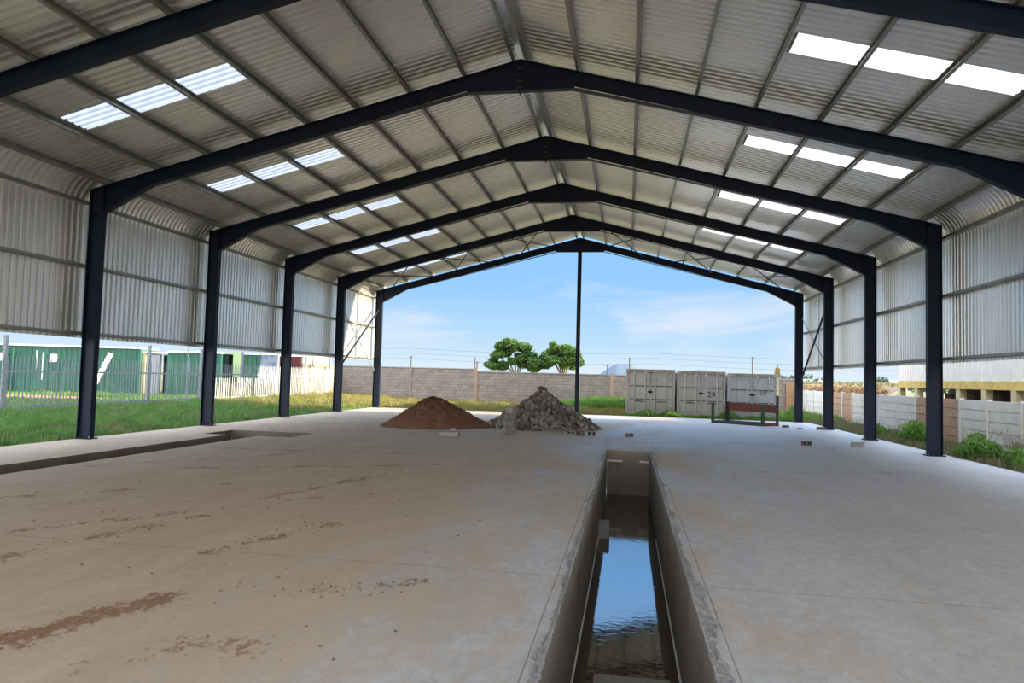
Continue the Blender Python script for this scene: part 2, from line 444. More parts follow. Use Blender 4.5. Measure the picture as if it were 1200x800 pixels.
M['contgrey'] = simple('faded_grey_container', (0.48, 0.475, 0.44), 0.6, 0, 0, 1.3, 0.4, 0.1, (0.60, 0.585, 0.54))
M['contpale'] = simple('faded_pale_blue_container', (0.50, 0.535, 0.56), 0.6, 0, 0, 1.3, 0.4, 0.1, (0.60, 0.63, 0.655))
M['conttop'] = simple('rusty_cream_rail', (0.36, 0.28, 0.2), 0.7, 0, 0, 4, 0.3, 0, (0.5, 0.44, 0.37))
M['contdark'] = simple('container_seam_shade', (0.10, 0.10, 0.095), 0.7, 0, 0.3, 5)  # for seams, handles and the imitated shadow strips by the rods
M['lockrod'] = simple('galvanised_lock_rod', (0.62, 0.62, 0.59), 0.5, 0.1, 0.1, 4)
M['paintblack'] = simple('stencil_paint', (0.05, 0.06, 0.06), 0.8, 0, 0.2)
M['green'] = simple('green_container_paint', (0.016, 0.095, 0.06), 0.55, 0, 0.15, 0.8)
M['greenlit'] = simple('sunlit_green_paint', (0.33, 0.45, 0.22), 0.55, 0, 0.1, 1.5)  # paler green carries the sunlight on door and lintel in its colour
M['roofwhite'] = simple('white_container_roof', (0.70, 0.72, 0.72), 0.5, 0, 0.05)
M['greydoor'] = simple('grey_door', (0.27, 0.27, 0.29), 0.6, 0, 0.15, 2)
M['precast'] = simple('pale_precast_concrete', (0.56, 0.54, 0.50), 0.9, 0, 0, 1.8, 0.3, 0.3, (0.68, 0.66, 0.62))
M['precastpost'] = simple('precast_post', (0.60, 0.55, 0.49), 0.9, 0, 0, 2.5, 0.3, 0.2, (0.70, 0.65, 0.58))
M['precastbrown'] = simple('brown_textured_precast', (0.36, 0.23, 0.15), 0.95, 0, 0, 9, 0.2, 0.6, (0.50, 0.34, 0.235))
M['bwhite'] = simple('white_wall_cladding', (0.62, 0.61, 0.585), 0.6, 0, 0.05, 1.0)
M['byellow'] = simple('yellow_ochre_plaster', (0.40, 0.29, 0.08), 0.85, 0, 0, 3.5, 0.3, 0.3, (0.62, 0.47, 0.16))
M['bcream'] = simple('yellow_cream_plaster', (0.46, 0.40, 0.24), 0.85, 0, 0.1, 2)
M['paleyellow'] = simple('pale_yellow_boards', (0.22, 0.175, 0.10), 0.85, 0, 0.25, 2)
M['maroon'] = simple('maroon_shutter', (0.09, 0.012, 0.015), 0.7, 0, 0.2, 2)
M['ochre'] = simple('ochre_post_top', (0.50, 0.33, 0.12), 0.85, 0, 0.2, 5)
M['orangepanel'] = simple('orange_tan_panel', (0.27, 0.15, 0.075), 0.9, 0, 0, 5, 0.3, 0.2, (0.37, 0.22, 0.12))
M['sign'] = simple('pale_sign', (0.62, 0.65, 0.66), 0.7, 0, 0.06)

def banner_mat():
    m, nt, b = new_mat('faded_blue_white_banner')
    v = nt.nodes.new('ShaderNodeTexVoronoi'); v.inputs['Scale'].default_value = 2.4
    nt.links.new(geo_pos(nt), v.inputs['Vector'])
    nt.links.new(ramp(nt, v.outputs['Distance'], [(0.15, (0.05, 0.075, 0.17)), (0.4, (0.15, 0.19, 0.25)), (0.7, (0.20, 0.25, 0.28))]), b.inputs['Base Color'])
    b.inputs['Roughness'].default_value = 0.7
    return m
M['banner'] = banner_mat()

# ------------------------------------------------------------------ main dimensions
W, HE, HA = 10.80, 6.19, 8.98          # half span, eave and apex of the frames' outer line
SL = (HA - HE) / W                      # roof slope
Y0, BAY = 10.23, 5.0
FY = [Y0 + BAY * k for k in range(6)]   # portal frames in view
SHEET0, SHEET1 = -4.8, 35.62             # sheeting from behind the camera to the far gable
ORD = ['nearest the camera', 'second from the camera', 'third from the camera', 'fourth from the camera', 'fifth from the camera', 'at the far gable end']
WATER_Z = -1.125

# ------------------------------------------------------------------ floor slab, pit and channel
PX0, PX1, PY0, PY1 = 2.04, 3.10, 2.3, 18.1
SX0, SX1, SY0, SY1 = -10.78, 11.08, -7.0, 35.42
def floor_mesh():
    mb = MB()
    xs = sorted([SX0, -9.05, -8.33, -7.42, -6.45, PX0, PX1, SX1])
    ys = sorted([SY0, PY0, PY1, 2.9, 17.68, 19.12, SY1])
    def hole(x, y):
        if PX0 < x < PX1 and PY0 < y < PY1: return True
        if -8.33 < x < -7.42 and 2.9 < y < 17.68: return True
        if -9.05 < x < -6.45 and 17.68 < y < 19.12: return True
        return False
    for i in range(len(xs) - 1):
        for j in range(len(ys) - 1):
            xm, ym = (xs[i] + xs[i + 1]) / 2, (ys[j] + ys[j + 1]) / 2
            if not hole(xm, ym):
                mb.quad((xs[i], ys[j], 0), (xs[i + 1], ys[j], 0), (xs[i + 1], ys[j + 1], 0), (xs[i], ys[j + 1], 0))
    # slab edges
    t = 0.35
    mb.quad((SX0, SY0, -t), (SX0, SY0, 0), (SX0, SY1, 0), (SX0, SY1, -t))
    mb.quad((SX1, SY0, -t), (SX1, SY1, -t), (SX1, SY1, 0), (SX1, SY0, 0))
    mb.quad((SX0, SY1, -t), (SX0, SY1, 0), (SX1, SY1, 0), (SX1, SY1, -t))
    mb.quad((SX0, SY0, -t), (SX1, SY0, -t), (SX1, SY0, 0), (SX0, SY0, 0))
    return mb
floor = floor_mesh().build('floor', M['concrete'])
struct(floor, 'stained concrete floor slab with brown dust and dried mud', 'floor')

# pit walls: finely divided so that the plaster is uneven
def grid_wall(mb, a, b, z0, z1, nu, nv, push, amp):
    a = np.array(a, float); b = np.array(b, float); push = np.array(push, float)
    vs = []; fs = []
    for j in range(nv + 1):
        for i in range(nu + 1):
            u = i / nu; p = a + (b - a) * u
            off = amp * (math.sin(i * 1.7 + j * 2.3) * 0.5 + random.uniform(-0.6, 0.6)) if 0 < j < nv else 0.0
            q = p + push * off
            vs.append((q[0], q[1], z0 + (z1 - z0) * j / nv))
    for j in range(nv):
        for i in range(nu):
            k = j * (nu + 1) + i
            fs.append((k, k + 1, k + nu + 2, k + nu + 1))
    mb.add(vs, fs)
pw = MB()
PB = -1.75
grid_wall(pw, (PX0, PY0), (PX0, PY1), PB, 0, 90, 10, (1, 0), 0.008)
grid_wall(pw, (PX1, PY1), (PX1, PY0), PB, 0, 90, 10, (-1, 0), 0.008)
grid_wall(pw, (PX0, PY1), (PX1, PY1), PB, 0, 10, 10, (0, -1), 0.008)
grid_wall(pw, (PX1, PY0), (PX0, PY0), PB, 0, 10, 10, (0, 1), 0.008)
pw.quad((PX0, PY0, PB), (PX1, PY0, PB), (PX1, PY1, PB), (PX0, PY1, PB))
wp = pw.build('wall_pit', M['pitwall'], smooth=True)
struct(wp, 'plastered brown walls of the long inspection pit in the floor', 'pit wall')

wt = MB(); wt.quad((PX0 + .003, PY0, WATER_Z), (PX1 - .003, PY0, WATER_Z), (PX1 - .003, PY1, WATER_Z), (PX0 + .003, PY1, WATER_Z))
wo = wt.build('water', M['water'])
tag(wo, 'dark standing water in the inspection pit, mirroring the sky', 'water', kind='structure')

# thin pale line modelled at the waterline along both pit walls
for sx, nm in ((PX0 + 0.012, 'left'), (PX1 - 0.012, 'right')):
    b = MB(); b.tube((sx, 5.0, WATER_Z + 0.01), (sx, 13.2, WATER_Z + 0.01), 0.011, n=6)
    tag(b.build('waterline_strip', M['white']), 'thin pale strip at the waterline along the %s wall of the pit' % nm, 'pipe')

# broken concrete rims of the pit
def rim(side, name, label):
    vs = []; fs = []
    n = 320; cols = 6
    for i in range(n + 1):
        y = PY0 + (PY1 - PY0) * i / n
        wdt = 0.045 + 0.03 * math.sin(y * 2.1 + side) + 0.02 * math.sin(y * 7.3)
        if side > 0:
            wdt += 0.02 + (0.05 if y < 6.5 else 0.0) * (1 if y < 5.9 else 0.4)
        wdt = max(0.03, wdt + random.uniform(-.012, .012))
        for j in range(cols + 1):
            u = j / cols
            x = (PX1 + u * wdt) if side > 0 else (PX0 - u * wdt)
            x += random.uniform(-.006, .006) * (0 < j)
            if j == 0: x += -side * random.uniform(-0.002, 0.012)
            z = 0.004 + random.uniform(0.0, 0.017) * (0 < j < cols) - (0.012 * (j == 0))
            if j == cols: z = -0.004
            vs.append((x, y, z))
        # skirt into the pit
    for i in range(n):
        for j in range(cols):
            k = i * (cols + 1) + j
            f = (k, k + cols + 1, k + cols + 2, k + 1)
            fs.append(f if side < 0 else f[::-1])
    mb = MB(); mb.add(vs, fs)
    o = mb.build(name, M['broken'])
    o['kind'] = 'structure'; o['label'] = label; o['category'] = 'concrete edge'
rim(1, 'trim_1', 'rough broken concrete edge along the right side of the pit')
rim(-1, 'trim_2', 'rough broken concrete edge along the left side of the pit')

# channel along the left side
ch = MB()
CB = -0.42
def chq(a, b): grid_wall(ch, a, b, CB, 0, max(3, int(math.hypot(b[0] - a[0], b[1] - a[1]) * 3)), 3, (0.3, 0.3), 0.012)
for a, b in (((-8.33, 2.9), (-8.33, 17.68)), ((-8.33, 17.68), (-9.05, 17.68)), ((-9.05, 17.68), (-9.05, 19.12)), ((-9.05, 19.12), (-6.45, 19.12)),
             ((-6.45, 19.12), (-6.45, 17.68)), ((-6.45, 17.68), (-7.42, 17.68)), ((-7.42, 17.68), (-7.42, 2.9)), ((-7.42, 2.9), (-8.33, 2.9))):
    chq(a, b)
ch.quad((-8.33, 2.9, CB), (-7.42, 2.9, CB), (-7.42, 17.68, CB), (-8.33, 17.68, CB))
ch.quad((-9.05, 17.68, CB), (-6.45, 17.68, CB), (-6.45, 19.12, CB), (-9.05, 19.12, CB))
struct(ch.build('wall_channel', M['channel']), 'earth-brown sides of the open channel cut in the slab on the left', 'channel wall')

# concrete step and loose brick in the pit, ledges on its end wall
st = MB(); st.box(2.26, 2.98, 5.7, 6.95, PB, -1.06)
tag(st.build('step_block', M['block'], loc=(2.62, 6.3, PB)), 'grey concrete step block rising from the pit water near the camera', 'step')
st = MB(); st.box(PX0 + 0.006, PX0 + 0.20, 13.05, 13.45, PB, -0.86)
tag(st.build('cement_block', M['block'], loc=(2.14, 13.25, PB)), 'single cement block standing in the water by the left pit wall', 'block')
for x0, x1, w in ((PX0 + 0.01, 2.42, 'left'), (2.86, PX1 - 0.01, 'right')):
    b = MB(); b.box(x0, x1, PY1 - 0.10, PY1 - 0.012, -0.285, -0.245)
    tag(b.build('ledge_strip', M['white'], loc=((x0 + x1) / 2, PY1 - .05, -0.26)), 'short pale ledge strip at %s of the pit end wall' % w, 'ledge')

# ------------------------------------------------------------------ sheeting
PITCH = 0.1786
def rib_profile(y0, y1):
    """positions along the building and outward offset of the trapezoidal sheet"""
    out = []
    n = int(round((y1 - y0) / PITCH))
    for i in range(n):
        b = y0 + i * PITCH
        out += [(b, 0.0), (b + 0.094, 0.0), (b + 0.108, 0.053), (b + 0.163, 0.053), (b + PITCH - 0.001, 0.0)]
    return out
def roof_z(x, off=0.165):
    return HA - SL * abs(x) + off
XW = 10.965                               # cladding plane
TILT = math.atan(SL)
RB = 0.80
def section(side):
    """roof-and-bullnose section: list of (x, z, nx, nz), from ridge to wall"""
    s = []
    nx, nz = math.sin(TILT), math.cos(TILT)
    xe = XW - RB + RB * math.sin(TILT)
    for x in (0.10, 5.30, 8.97, xe):
        s.append((x, roof_z(x), nx, nz))
    zc = roof_z(xe) - RB * math.cos(TILT); xc = XW - RB
    for i in range(1, 13):
        a = PI / 2 - TILT - (PI / 2 - TILT) * i / 12
        s.append((xc + RB * math.cos(a), zc + RB * math.sin(a), math.cos(a), math.sin(a)))
    return [(side * x, z, side * a, b) for x, z, a, b in s], zc
SKY_Y = [Y0 + BAY * k + 2.37 - 0.36 for k in range(5)]
SKY_W = 4 * PITCH
def sheet_surface(mb, sec, prof, skip=None):
    vs = []; n = len(sec)
    for y, o in prof:
        for x, z, a, b in sec:
            vs.append((x + a * o, y, z + b * o))
    fs = []
    for i in range(len(prof) - 1):
        for j in range(n - 1):
            if skip and skip(j, (prof[i][0] + prof[i + 1][0]) / 2): continue
            k = i * n + j
            fs.append((k, k + 1, k + n + 1, k + n))
    mb.add(vs, fs)
prof = rib_profile(SHEET0, SHEET1)
# snap skylight edges to rib starts
SKY = []
for y in SKY_Y:
    i = round((y - SHEET0) / PITCH); SKY.append((SHEET0 + i * PITCH, SHEET0 + (i + 4) * PITCH))
roof = MB()
wall_top = {}
for side in (-1, 1):
    sec, zc = section(side)
    wall_top[side] = zc
    sheet_surface(roof, sec, prof, lambda j, y: j == 1 and any(a < y < b for a, b in SKY))
# ridge capping
roof.quad((-0.24, SHEET0, roof_z(.24) + .045), (0, SHEET0, roof_z(0) + .06), (0, SHEET1, roof_z(0) + .06), (-0.24, SHEET1, roof_z(.24) + .045))
roof.quad((0, SHEET0, roof_z(0) + .06), (0.24, SHEET0, roof_z(.24) + .045), (0.24, SHEET1, roof_z(.24) + .045), (0, SHEET1, roof_z(0) + .06))
struct(roof.build('ceiling', M['sheet']), 'ribbed zinc roof sheeting with curved eaves, seen from below', 'roof')
for side, nm in ((-1, 'left'), (1, 'right')):
    w = MB()
    zc = wall_top[side]
    sheet_surface(w, [(side * XW, zc + 0.02, side, 0), (side * XW, 2.48, side, 0)], prof)
    struct(w.build('wall_' + nm, M['sheet']), 'ribbed zinc side cladding of the shed, %s side' % nm, 'wall')

# translucent roof sheets
for side, nm in ((-1, 'left'), (1, 'right')):
    for k, (a, b) in enumerate(SKY):
        s = MB()
        nx, nz = side * math.sin(TILT), math.cos(TILT)
        sec = [(side * x, roof_z(x) - 0.004, nx, nz) for x in (5.24, 9.03)]
        pr = [p for p in rib_profile(a, b)] + [(b, 0.0)]
        sheet_surface(s, sec, pr)
        o = s.build('translucent_roof_sheet', M['transl'], loc=(side * 7.1, (a + b) / 2, roof_z(7.1)))
        tone = 'bluish white' if side < 0 else 'warm cream'
        tag(o, '%s translucent roof sheet on the %s slope, %s' % (tone, nm, ORD[k] if k < 4 else 'nearest the far gable'), 'skylight', 'translucent roof sheets, %s slope' % nm)

# ------------------------------------------------------------------ portal frames
def portal(k, y):
    root = thing('portal_frame', 'dark navy steel portal frame, %s' % ORD[k], 'portal frame', (0, y, 0), 'portal frames of the shed')
    fw = 0.17; tf = 0.014
    for side in (-1, 1):
        X = lambda x: side * x
        c = MB()
        D = 0.36
        zi = 5.60
        c.box(*sorted((X(W), X(W - tf))), y - fw / 2, y + fw / 2, 0.02, HE)
        c.box(*sorted((X(W - D), X(W - D + tf))), y - fw / 2, y + fw / 2, 0.02, zi)
        c.poly([(X(W - tf), y, 0.02), (X(W - tf), y, HE), (X(W - D), y, HE + SL * D), (X(W - D), y, 0.02)], (0, 0.011, 0))
        c.box(*sorted((X(W), X(W - D))), y - fw / 2, y + fw / 2, zi - 0.012, zi)      # stiffener
        co = c.build('column', M['navy'], root)
        bp = MB(); bp.box(*sorted((X(W + 0.05), X(W - D - 0.05))), y - 0.15, y + 0.15, 0.0, 0.022)
        bpo = bp.build('base_plate', M['navy'], co)
        for bx in (W + 0.015, W - D - 0.02):
            for by in (-0.11, 0.11):
                bl = MB(); bl.tube((X(bx), y + by, 0.02), (X(bx), y + by, 0.07), 0.014, n=6)
                bl.build('anchor_bolt', M['galvdark'], co)
        r = MB()
        top = lambda x: HA - SL * x
        d = 0.335
        xa, xh = 1.22, 9.12
        pts = [(W - D, top(W - D)), (0.0, HA), (0.0, 8.262), (xa, 8.262), (xa + .02, top(xa + .02) - d), (xh, top(xh) - d), (W - D, zi)]
        r.poly([(X(x), y, z) for x, z in pts], (0, 0.011, 0))
        # flanges
        r.bar((X(W), y, HE - tf / 2), (0, y, HA - tf / 2), fw, tf, (0, 0, 1))
        seq = [(0.0, 8.262), (xa, 8.262), (xh, top(xh) - d), (W - D, zi)]
        for (x0, z0), (x1, z1) in zip(seq, seq[1:]):
            r.bar((X(x0), y, z0), (X(x1), y, z1), fw, tf, (0, 0, 1))
        # end plates
        r.box(*sorted((X(0.0), X(0.014))), y - fw / 2, y + fw / 2, 8.2, HA)
        r.box(*sorted((X(W - D), X(W - D - 0.016))), y - fw / 2, y + fw / 2, 5.55, top(W - D))
        ro = r.build('rafter', M['navy'], root)
        for z in (8.36, 8.5, 8.66, 8.8):
            bo = MB(); bo.tube((X(0.04), y - 0.005, z), (X(0.04), y - 0.05, z), 0.012, n=6)
            bo.build('apex_bolt', M['galvdark'], ro)
    return root
for k, y in enumerate(FY):
    portal(k, y)

# gable post at the far end
gp = thing('gable_post', 'tall dark centre post under the apex of the far open gable', 'post', (0, FY[5], 0))
b = MB(); b.ibeam((0, FY[5], 0.02), (0, FY[5], 8.25), (1, 0, 0), 0.20, 0.14, 0.012, 0.01); b.build('shaft', M['navy'], gp)
b = MB(); b.box(-.17, .17, FY[5] - .14, FY[5] + .14, 0, .02); b.build('base_plate', M['navy'], gp)

# ------------------------------------------------------------------ purlins and girts (lipped channels, continuous along the shed)
def channel_bar(mb, x, z, ang, y0, y1, h=0.15, w=0.06, t=0.006, side=1, lip=0.016):
    """C-section running along Y; (x,z) is the base on the rafter; ang tilts it; opening towards the ridge"""
    pts = [(w, lip), (w, 0), (0, 0), (0, h), (w, h), (w, h - lip)]
    c, s = math.cos(ang), math.sin(ang)
    P = []
    for a, b in pts:
        a = -side * (a - w / 2)
        P.append((x + a * c - b * s, z + a * s + b * c))
    vs = []; fs = []
    for y in (y0, y1):
        for a, b in P: vs.append((a, y, b))
    n = len(P)
    for i in range(n - 1):
        fs.append((i, i + 1, n + i + 1, n + i))
    mb.add(vs, fs)
PUR = [0.16, 1.30, 2.60, 3.88, 5.12, 6.42, 7.70, 9.02, 10.36]
NTH = ['ridge', 'second', 'third', 'fourth', 'fifth', 'sixth', 'seventh', 'eighth', 'eave']
for side, nm in ((-1, 'left'), (1, 'right')):
    for i, x in enumerate(PUR):
        b = MB()
        z = HA - SL * x + 0.004
        channel_bar(b, side * x, z, -side * TILT, SHEET0 + 0.1, 35.5, 0.155, 0.062, side=side)
        o = b.build('roof_purlin', M['galv'], loc=(side * x, 18, z))
        m = o.modifiers.new('thickness', 'SOLIDIFY'); m.thickness = 0.005; m.offset = 0
        if i == 0: lb = 'galvanised ridge purlin on the %s side of the ridge line' % nm
        elif i == 8: lb = 'galvanised eave purlin on the %s slope, above the curved eave' % nm
        else: lb = 'galvanised roof purlin on the %s slope, %s down from the ridge' % (nm, NTH[i])
        tag(o, lb, 'purlin', 'roof purlins, %s slope' % nm)
    for z, which in ((5.84, 'top'), (4.27, 'middle'), (2.59, 'bottom')):
        b = MB()
        x = side * 10.805
        # C-section on its side against the columns
        pts = [(0.0, -0.035), (0.0, 0.035), (0.155, 0.035), (0.155, -0.035)]
        vs = [];
        for y in (SHEET0 + .1, 35.5):
            for a, c in [(0.0, -0.018), (0.0, -0.035), (0.0, -0.035), (0.0, 0.035), (0.15, 0.035), (0.15, -0.035)]:
                vs.append((x + side * a, y, z + c))
        b.box(*sorted((x, x + side * 0.15)), SHEET0 + .1, 35.5, z + 0.03, z + 0.036)
        b.box(*sorted((x, x + side * 0.006)), SHEET0 + .1, 35.5, z - 0.036, z + 0.036)
        b.box(*sorted((x, x + side * 0.15)), SHEET0 + .1, 35.5, z - 0.036, z - 0.03)
        o = b.build('wall_girt', M['galv'], loc=(x, 18, z))
        tag(o, 'galvanised %s girt rail carrying the %s side cladding' % (which, nm), 'girt', 'girt rails on the %s wall' % nm)

# ------------------------------------------------------------------ bracing in the last bay
def rod(name, p, q, r, mat, label, cat='brace', group=None):
    b = MB(); b.tube(p, q, r, n=8)
    mid = tuple((Vector(p) + Vector(q)) / 2)
    # flattened end cleats
    d = (Vector(q) - Vector(p)).normalized()
    for e, s in ((p, 1), (q, -1)):
        e = Vector(e)
        b.bar(e, e + d * (s * 0.16), r * 3.0, 0.012, (1, 0, 0) if abs(d.x) < 0.5 else (0, 0, 1))
    return tag(b.build(name, mat, loc=mid), label, cat, group)
y4, y5 = FY[4], FY[5]
for side, nm in ((-1, 'left'), (1, 'right')):
    xs = side * 10.62
    za, zb, zc_, zd = (2.05, 5.15, 5.0, 1.95) if side < 0 else (5.2, 1.75, 2.3, 5.0)
    w1, w2 = ('rising', 'falling') if side < 0 else ('falling', 'rising')
    rod('wall_brace', (xs, y4 + .12, za), (xs, y5 - .1, zb), 0.045, M['navy'], 'thick dark wall brace in last bay, %s wall, %s towards the far gable column' % (nm, w1))
    rod('wall_brace', (xs + side * 0.12, y4 + .12, zc_), (xs + side * 0.12, y5 - .1, zd), 0.022, M['galvdark'], 'thin wall brace in last bay, %s wall, %s towards the far gable column' % (nm, w2))
    b = MB(); b.tube((side * 10.9, 32.75, 2.6), (side * 10.9, 32.75, 5.82), 0.012, n=6)
    tag(b.build('sag_rod', M['galvdark'], loc=(side * 10.9, 32.75, 2.6)), 'thin upright sag rod between the girts of the last bay, %s wall' % nm, 'rod')
    for i, (a, c) in enumerate(((10.0, 7.35), (6.6, 4.5), (3.15, 1.4))):
        za, zc2 = HA - SL * a - 0.10, HA - SL * c - 0.10
        w = ('lowest', 'middle', 'highest')[i]
        rod('roof_brace', (side * a, y4 + .1, za), (side * c, y5 - .1, zc2), 0.026, M['navy'], 'roof cross brace of the %s pair on the %s slope, climbing towards the far gable' % (w, nm))
        rod('roof_brace', (side * c, y4 + .1, zc2 - .06), (side * a, y5 - .1, za - .06), 0.026, M['navy'], 'roof cross brace of the %s pair on the %s slope, dropping towards the far gable' % (w, nm))

# ------------------------------------------------------------------ ground
def ground_height(x, y):
    g = -0.06
    if x < -11: g += 0.24 * min(1, (-11 - x) / 5.0)
    return g
def terrain():
    xs = list(np.linspace(-60, -10.75, 34)) + list(np.linspace(-9, 10, 10)) + list(np.linspace(11.05, 60, 20))
    ys = list(np.linspace(-30, 35.3, 27)) + list(np.linspace(35.45, 110, 30))
    vs = [(x, y, ground_height(x, y)) for y in ys for x in xs]
    n = len(xs); fs = []
    for j in range(len(ys) - 1):
        for i in range(n - 1):
            xm, ym = (xs[i] + xs[i + 1]) / 2, (ys[j] + ys[j + 1]) / 2
            if -10.75 < xm < 11.05 and -7 < ym < 35.4: continue
            k = j * n + i
            fs.append((k, k + 1, k + n + 1, k + n))
    mb = MB(); mb.add(vs, fs); return mb
struct(terrain().build('ground', M['ground']), 'rough grassy ground around the shed', 'ground')
fl = MB()
for x0, x1, ya, yb in ((-3000, -50, -1500, 4000), (50, 3000, -1500, 4000), (-50, 50, -1500, -25), (-50, 50, 100, 4000)):
    fl.quad((x0, ya, -0.35), (x1, ya, -0.35), (x1, yb, -0.35), (x0, yb, -0.35))
struct(fl.build('field', M['field']), 'flat distant farmland beyond the yard walls', 'field')
rs = MB()
vs = []; 
for i in range(28):
    a = 2 * PI * i / 28; r = 1 + 0.18 * math.sin(3 * a) + 0.1 * math.sin(7 * a)
    vs.append((-27.5 + 4.6 * r * math.cos(a), 30.0 + 1.9 * r * math.sin(a), 0.195))
rs.add(vs, [tuple(range(28))])
tag(rs.build('bare_soil_patch', M['redsoil']), 'bare orange soil patch beyond the palisade fence at far left', 'soil', kind='stuff')

# grass blades
def blades(n, xr, yr, hgt, wid, mat, name, label, cat='grass', hfun=None, dens=None, zfun=None, lean=0.5):
    x = rng.uniform(*xr, n); y = rng.uniform(*yr, n)
    if dens is not None:
        keep = rng.uniform(0, 1, n) < dens(x, y); x, y = x[keep], y[keep]; n = len(x)
    z = np.array([ground_height(a, b) for a, b in zip(x, y)]) if zfun is None else zfun(x, y)
    h = hgt * rng.uniform(0.45, 1.25, n)
    if hfun is not None: h = h * hfun(x, y)
    a = rng.uniform(0, 2 * PI, n); la = rng.uniform(0, 2 * PI, n); ln = h * rng.uniform(0.1, lean, n)
    w = wid * rng.uniform(0.6, 1.4, n)
    dx, dy = np.cos(a) * w / 2, np.sin(a) * w / 2
    v = np.zeros((n, 5, 3))
    v[:, 0] = np.stack([x - dx, y - dy, z - .02], 1); v[:, 1] = np.stack([x + dx, y + dy, z - .02], 1)
    mx, my = x + np.cos(la) * ln * .35, y + np.sin(la) * ln * .35
    v[:, 2] = np.stack([mx - dx * .7, my - dy * .7, z + h * .6], 1); v[:, 3] = np.stack([mx + dx * .7, my + dy * .7, z + h * .6], 1)
    v[:, 4] = np.stack([x + np.cos(la) * ln, y + np.sin(la) * ln, z + h], 1)
    idx = np.arange(n)[:, None] * 5
    f = np.concatenate([idx + np.array([[0, 1, 3]]), idx + np.array([[0, 3, 2]]), idx + np.array([[2, 3, 4]])], 0)
    o = np_mesh(name, v.reshape(-1, 3), f, mat)
    return tag(o, label, cat, kind='stuff')
lump = lambda x, y: 0.65 + 0.5 * (np.sin(x * 1.7 + 2 * np.sin(y * .9)) * np.sin(y * 1.3 + x * .6)) ** 2
blades(95000, (-17.3, -10.74), (8.0, 37.0), 0.23, 0.022, M['lawn'], 'lawn_grass', 'green unmown grass between the left columns and the palisade fence', hfun=lump)
blades(26000, (-31, -17.3), (17.0, 40.0), 0.17, 0.035, M['lawn'], 'yard_grass', 'grass beyond the palisade fence in front of the green containers', hfun=lump,
       dens=lambda x, y: np.where(((x + 27.5) / 4.9) ** 2 + ((y - 30) / 2.1) ** 2 < 1, 0.03, 1))
blades(42000, (-17, 2.4), (35.5, 45.2), 0.34, 0.028, M['drygrass'], 'long_grass', 'long yellow-green grass between the slab and the block wall', hfun=lump)
blades(12000, (-17.2, -10.9), (29.0, 46.0), 0.40, 0.03, M['drygrass'], 'seeding_grass', 'tall yellow seeding grass along the sunlit palisade fence', hfun=lump)
blades(15000, (2.3, 10.4), (35.5, 36.75), 0.24, 0.03, M['weed'], 'kerb_weeds', 'low weeds growing along the feet of the grey containers', hfun=lambda x, y: 0.6 + 1.2 * (np.sin(x * 2.3) * np.sin(x * .9 + 1)) ** 2)
blades(9000, (-3.2, 2.6), (41, 45.3), 0.75, 0.04, M['weed'], 'rank_weeds', 'rank green weeds at the foot of the block wall behind the gable post', hfun=lambda x, y: 0.4 + 0.6 * np.clip((x + 2.5) / 3, 0, 1))
blades(16000, (11.02, 12.95), (14.0, 44.0), 0.30, 0.022, M['weeddry'], 'strip_grass', 'dull dry undergrowth between the slab and the right boundary wall', hfun=lump)
blades(7000, (9.0, 13.0), (36, 47.0), 0.42, 0.03, M['weed'], 'corner_weeds', 'green weeds in the yard corner right of the containers', hfun=lump)

# leafy weed bushes on the right strip
def leaf_cloud(centers, n, size, zmin=None):
    """centers: list of (x,y,z,rx,ry,rz)"""
    C = np.array(centers); wgt = C[:, 3] * C[:, 4] * C[:, 5]; wgt = wgt / wgt.sum()
    k = rng.choice(len(C), n, p=wgt)
    d = rng.normal(size=(n, 3)); d /= np.linalg.norm(d, axis=1)[:, None]
    r = rng.uniform(0.35, 1.0, n) ** 0.5
    p = C[k, :3] + d * r[:, None] * C[k, 3:6]
    if zmin is not None: p[:, 2] = np.maximum(p[:, 2], zmin + rng.uniform(0, .05, n))
    a = rng.normal(size=(n, 3)); a /= np.linalg.norm(a, axis=1)[:, None]
    b = np.cross(a, rng.normal(size=(n, 3))); b /= np.linalg.norm(b, axis=1)[:, None]
    s = size * rng.uniform(0.6, 1.4, n)[:, None]
    v = np.stack([p - a * s, p + b * s * .45, p + a * s, p - b * s * .45], 1)
    f = np.arange(n)[:, None] * 4 + np.array([[0, 1, 2, 3]])
    return v.reshape(-1, 3), f
def bush(name, label, x, y, w, h, n, size, mat, twigs=10):
    root = thing(name, label, 'bush', (x, y, -0.06), 'weed bushes around the slab')
    cs = []
    for i in range(9):
        a = random.uniform(0, 2 * PI); r = random.uniform(0, w * .55)
        hh = h * random.uniform(.35, .95) * (1 - 0.5 * r / w)
        cs.append((x + r * math.cos(a) * .7, y + r * math.sin(a), hh * .55, w * .28, w * .3, hh * .42))
    v, f = leaf_cloud(cs, n, size, -0.05)
    np_mesh('foliage', v, f, mat, root)
    t = MB()
    for i in range(twigs):
        a = random.uniform(0, 2 * PI); r = w * random.uniform(.1, .6)
        t.tube((x, y, -0.06), (x + r * math.cos(a), y + r * math.sin(a), h * random.uniform(.6, 1.0)), 0.008, 0.003, 5)
    t.build('stems', M['trunk'], root)
bush('weed_bush', 'leafy green weed bush against the wall behind the second right column', 11.7, 24.4, 1.0, 0.95, 1500, 0.055, M['weed'])
bush('weed_bush', 'bright green low bush at the foot of the nearest right column', 11.6, 19.9, 1.0, 0.85, 2600, 0.05, M['weed'])
bush('weed_bush', 'low green bush on the slab edge at the right end of the frame', 11.75, 18.2, 1.0, 0.6, 1800, 0.045, M['weed'])
bush('weed_bush', 'small leafy bush between the second and third right columns', 11.6, 27.4, 0.8, 0.6, 900, 0.05, M['weed'])
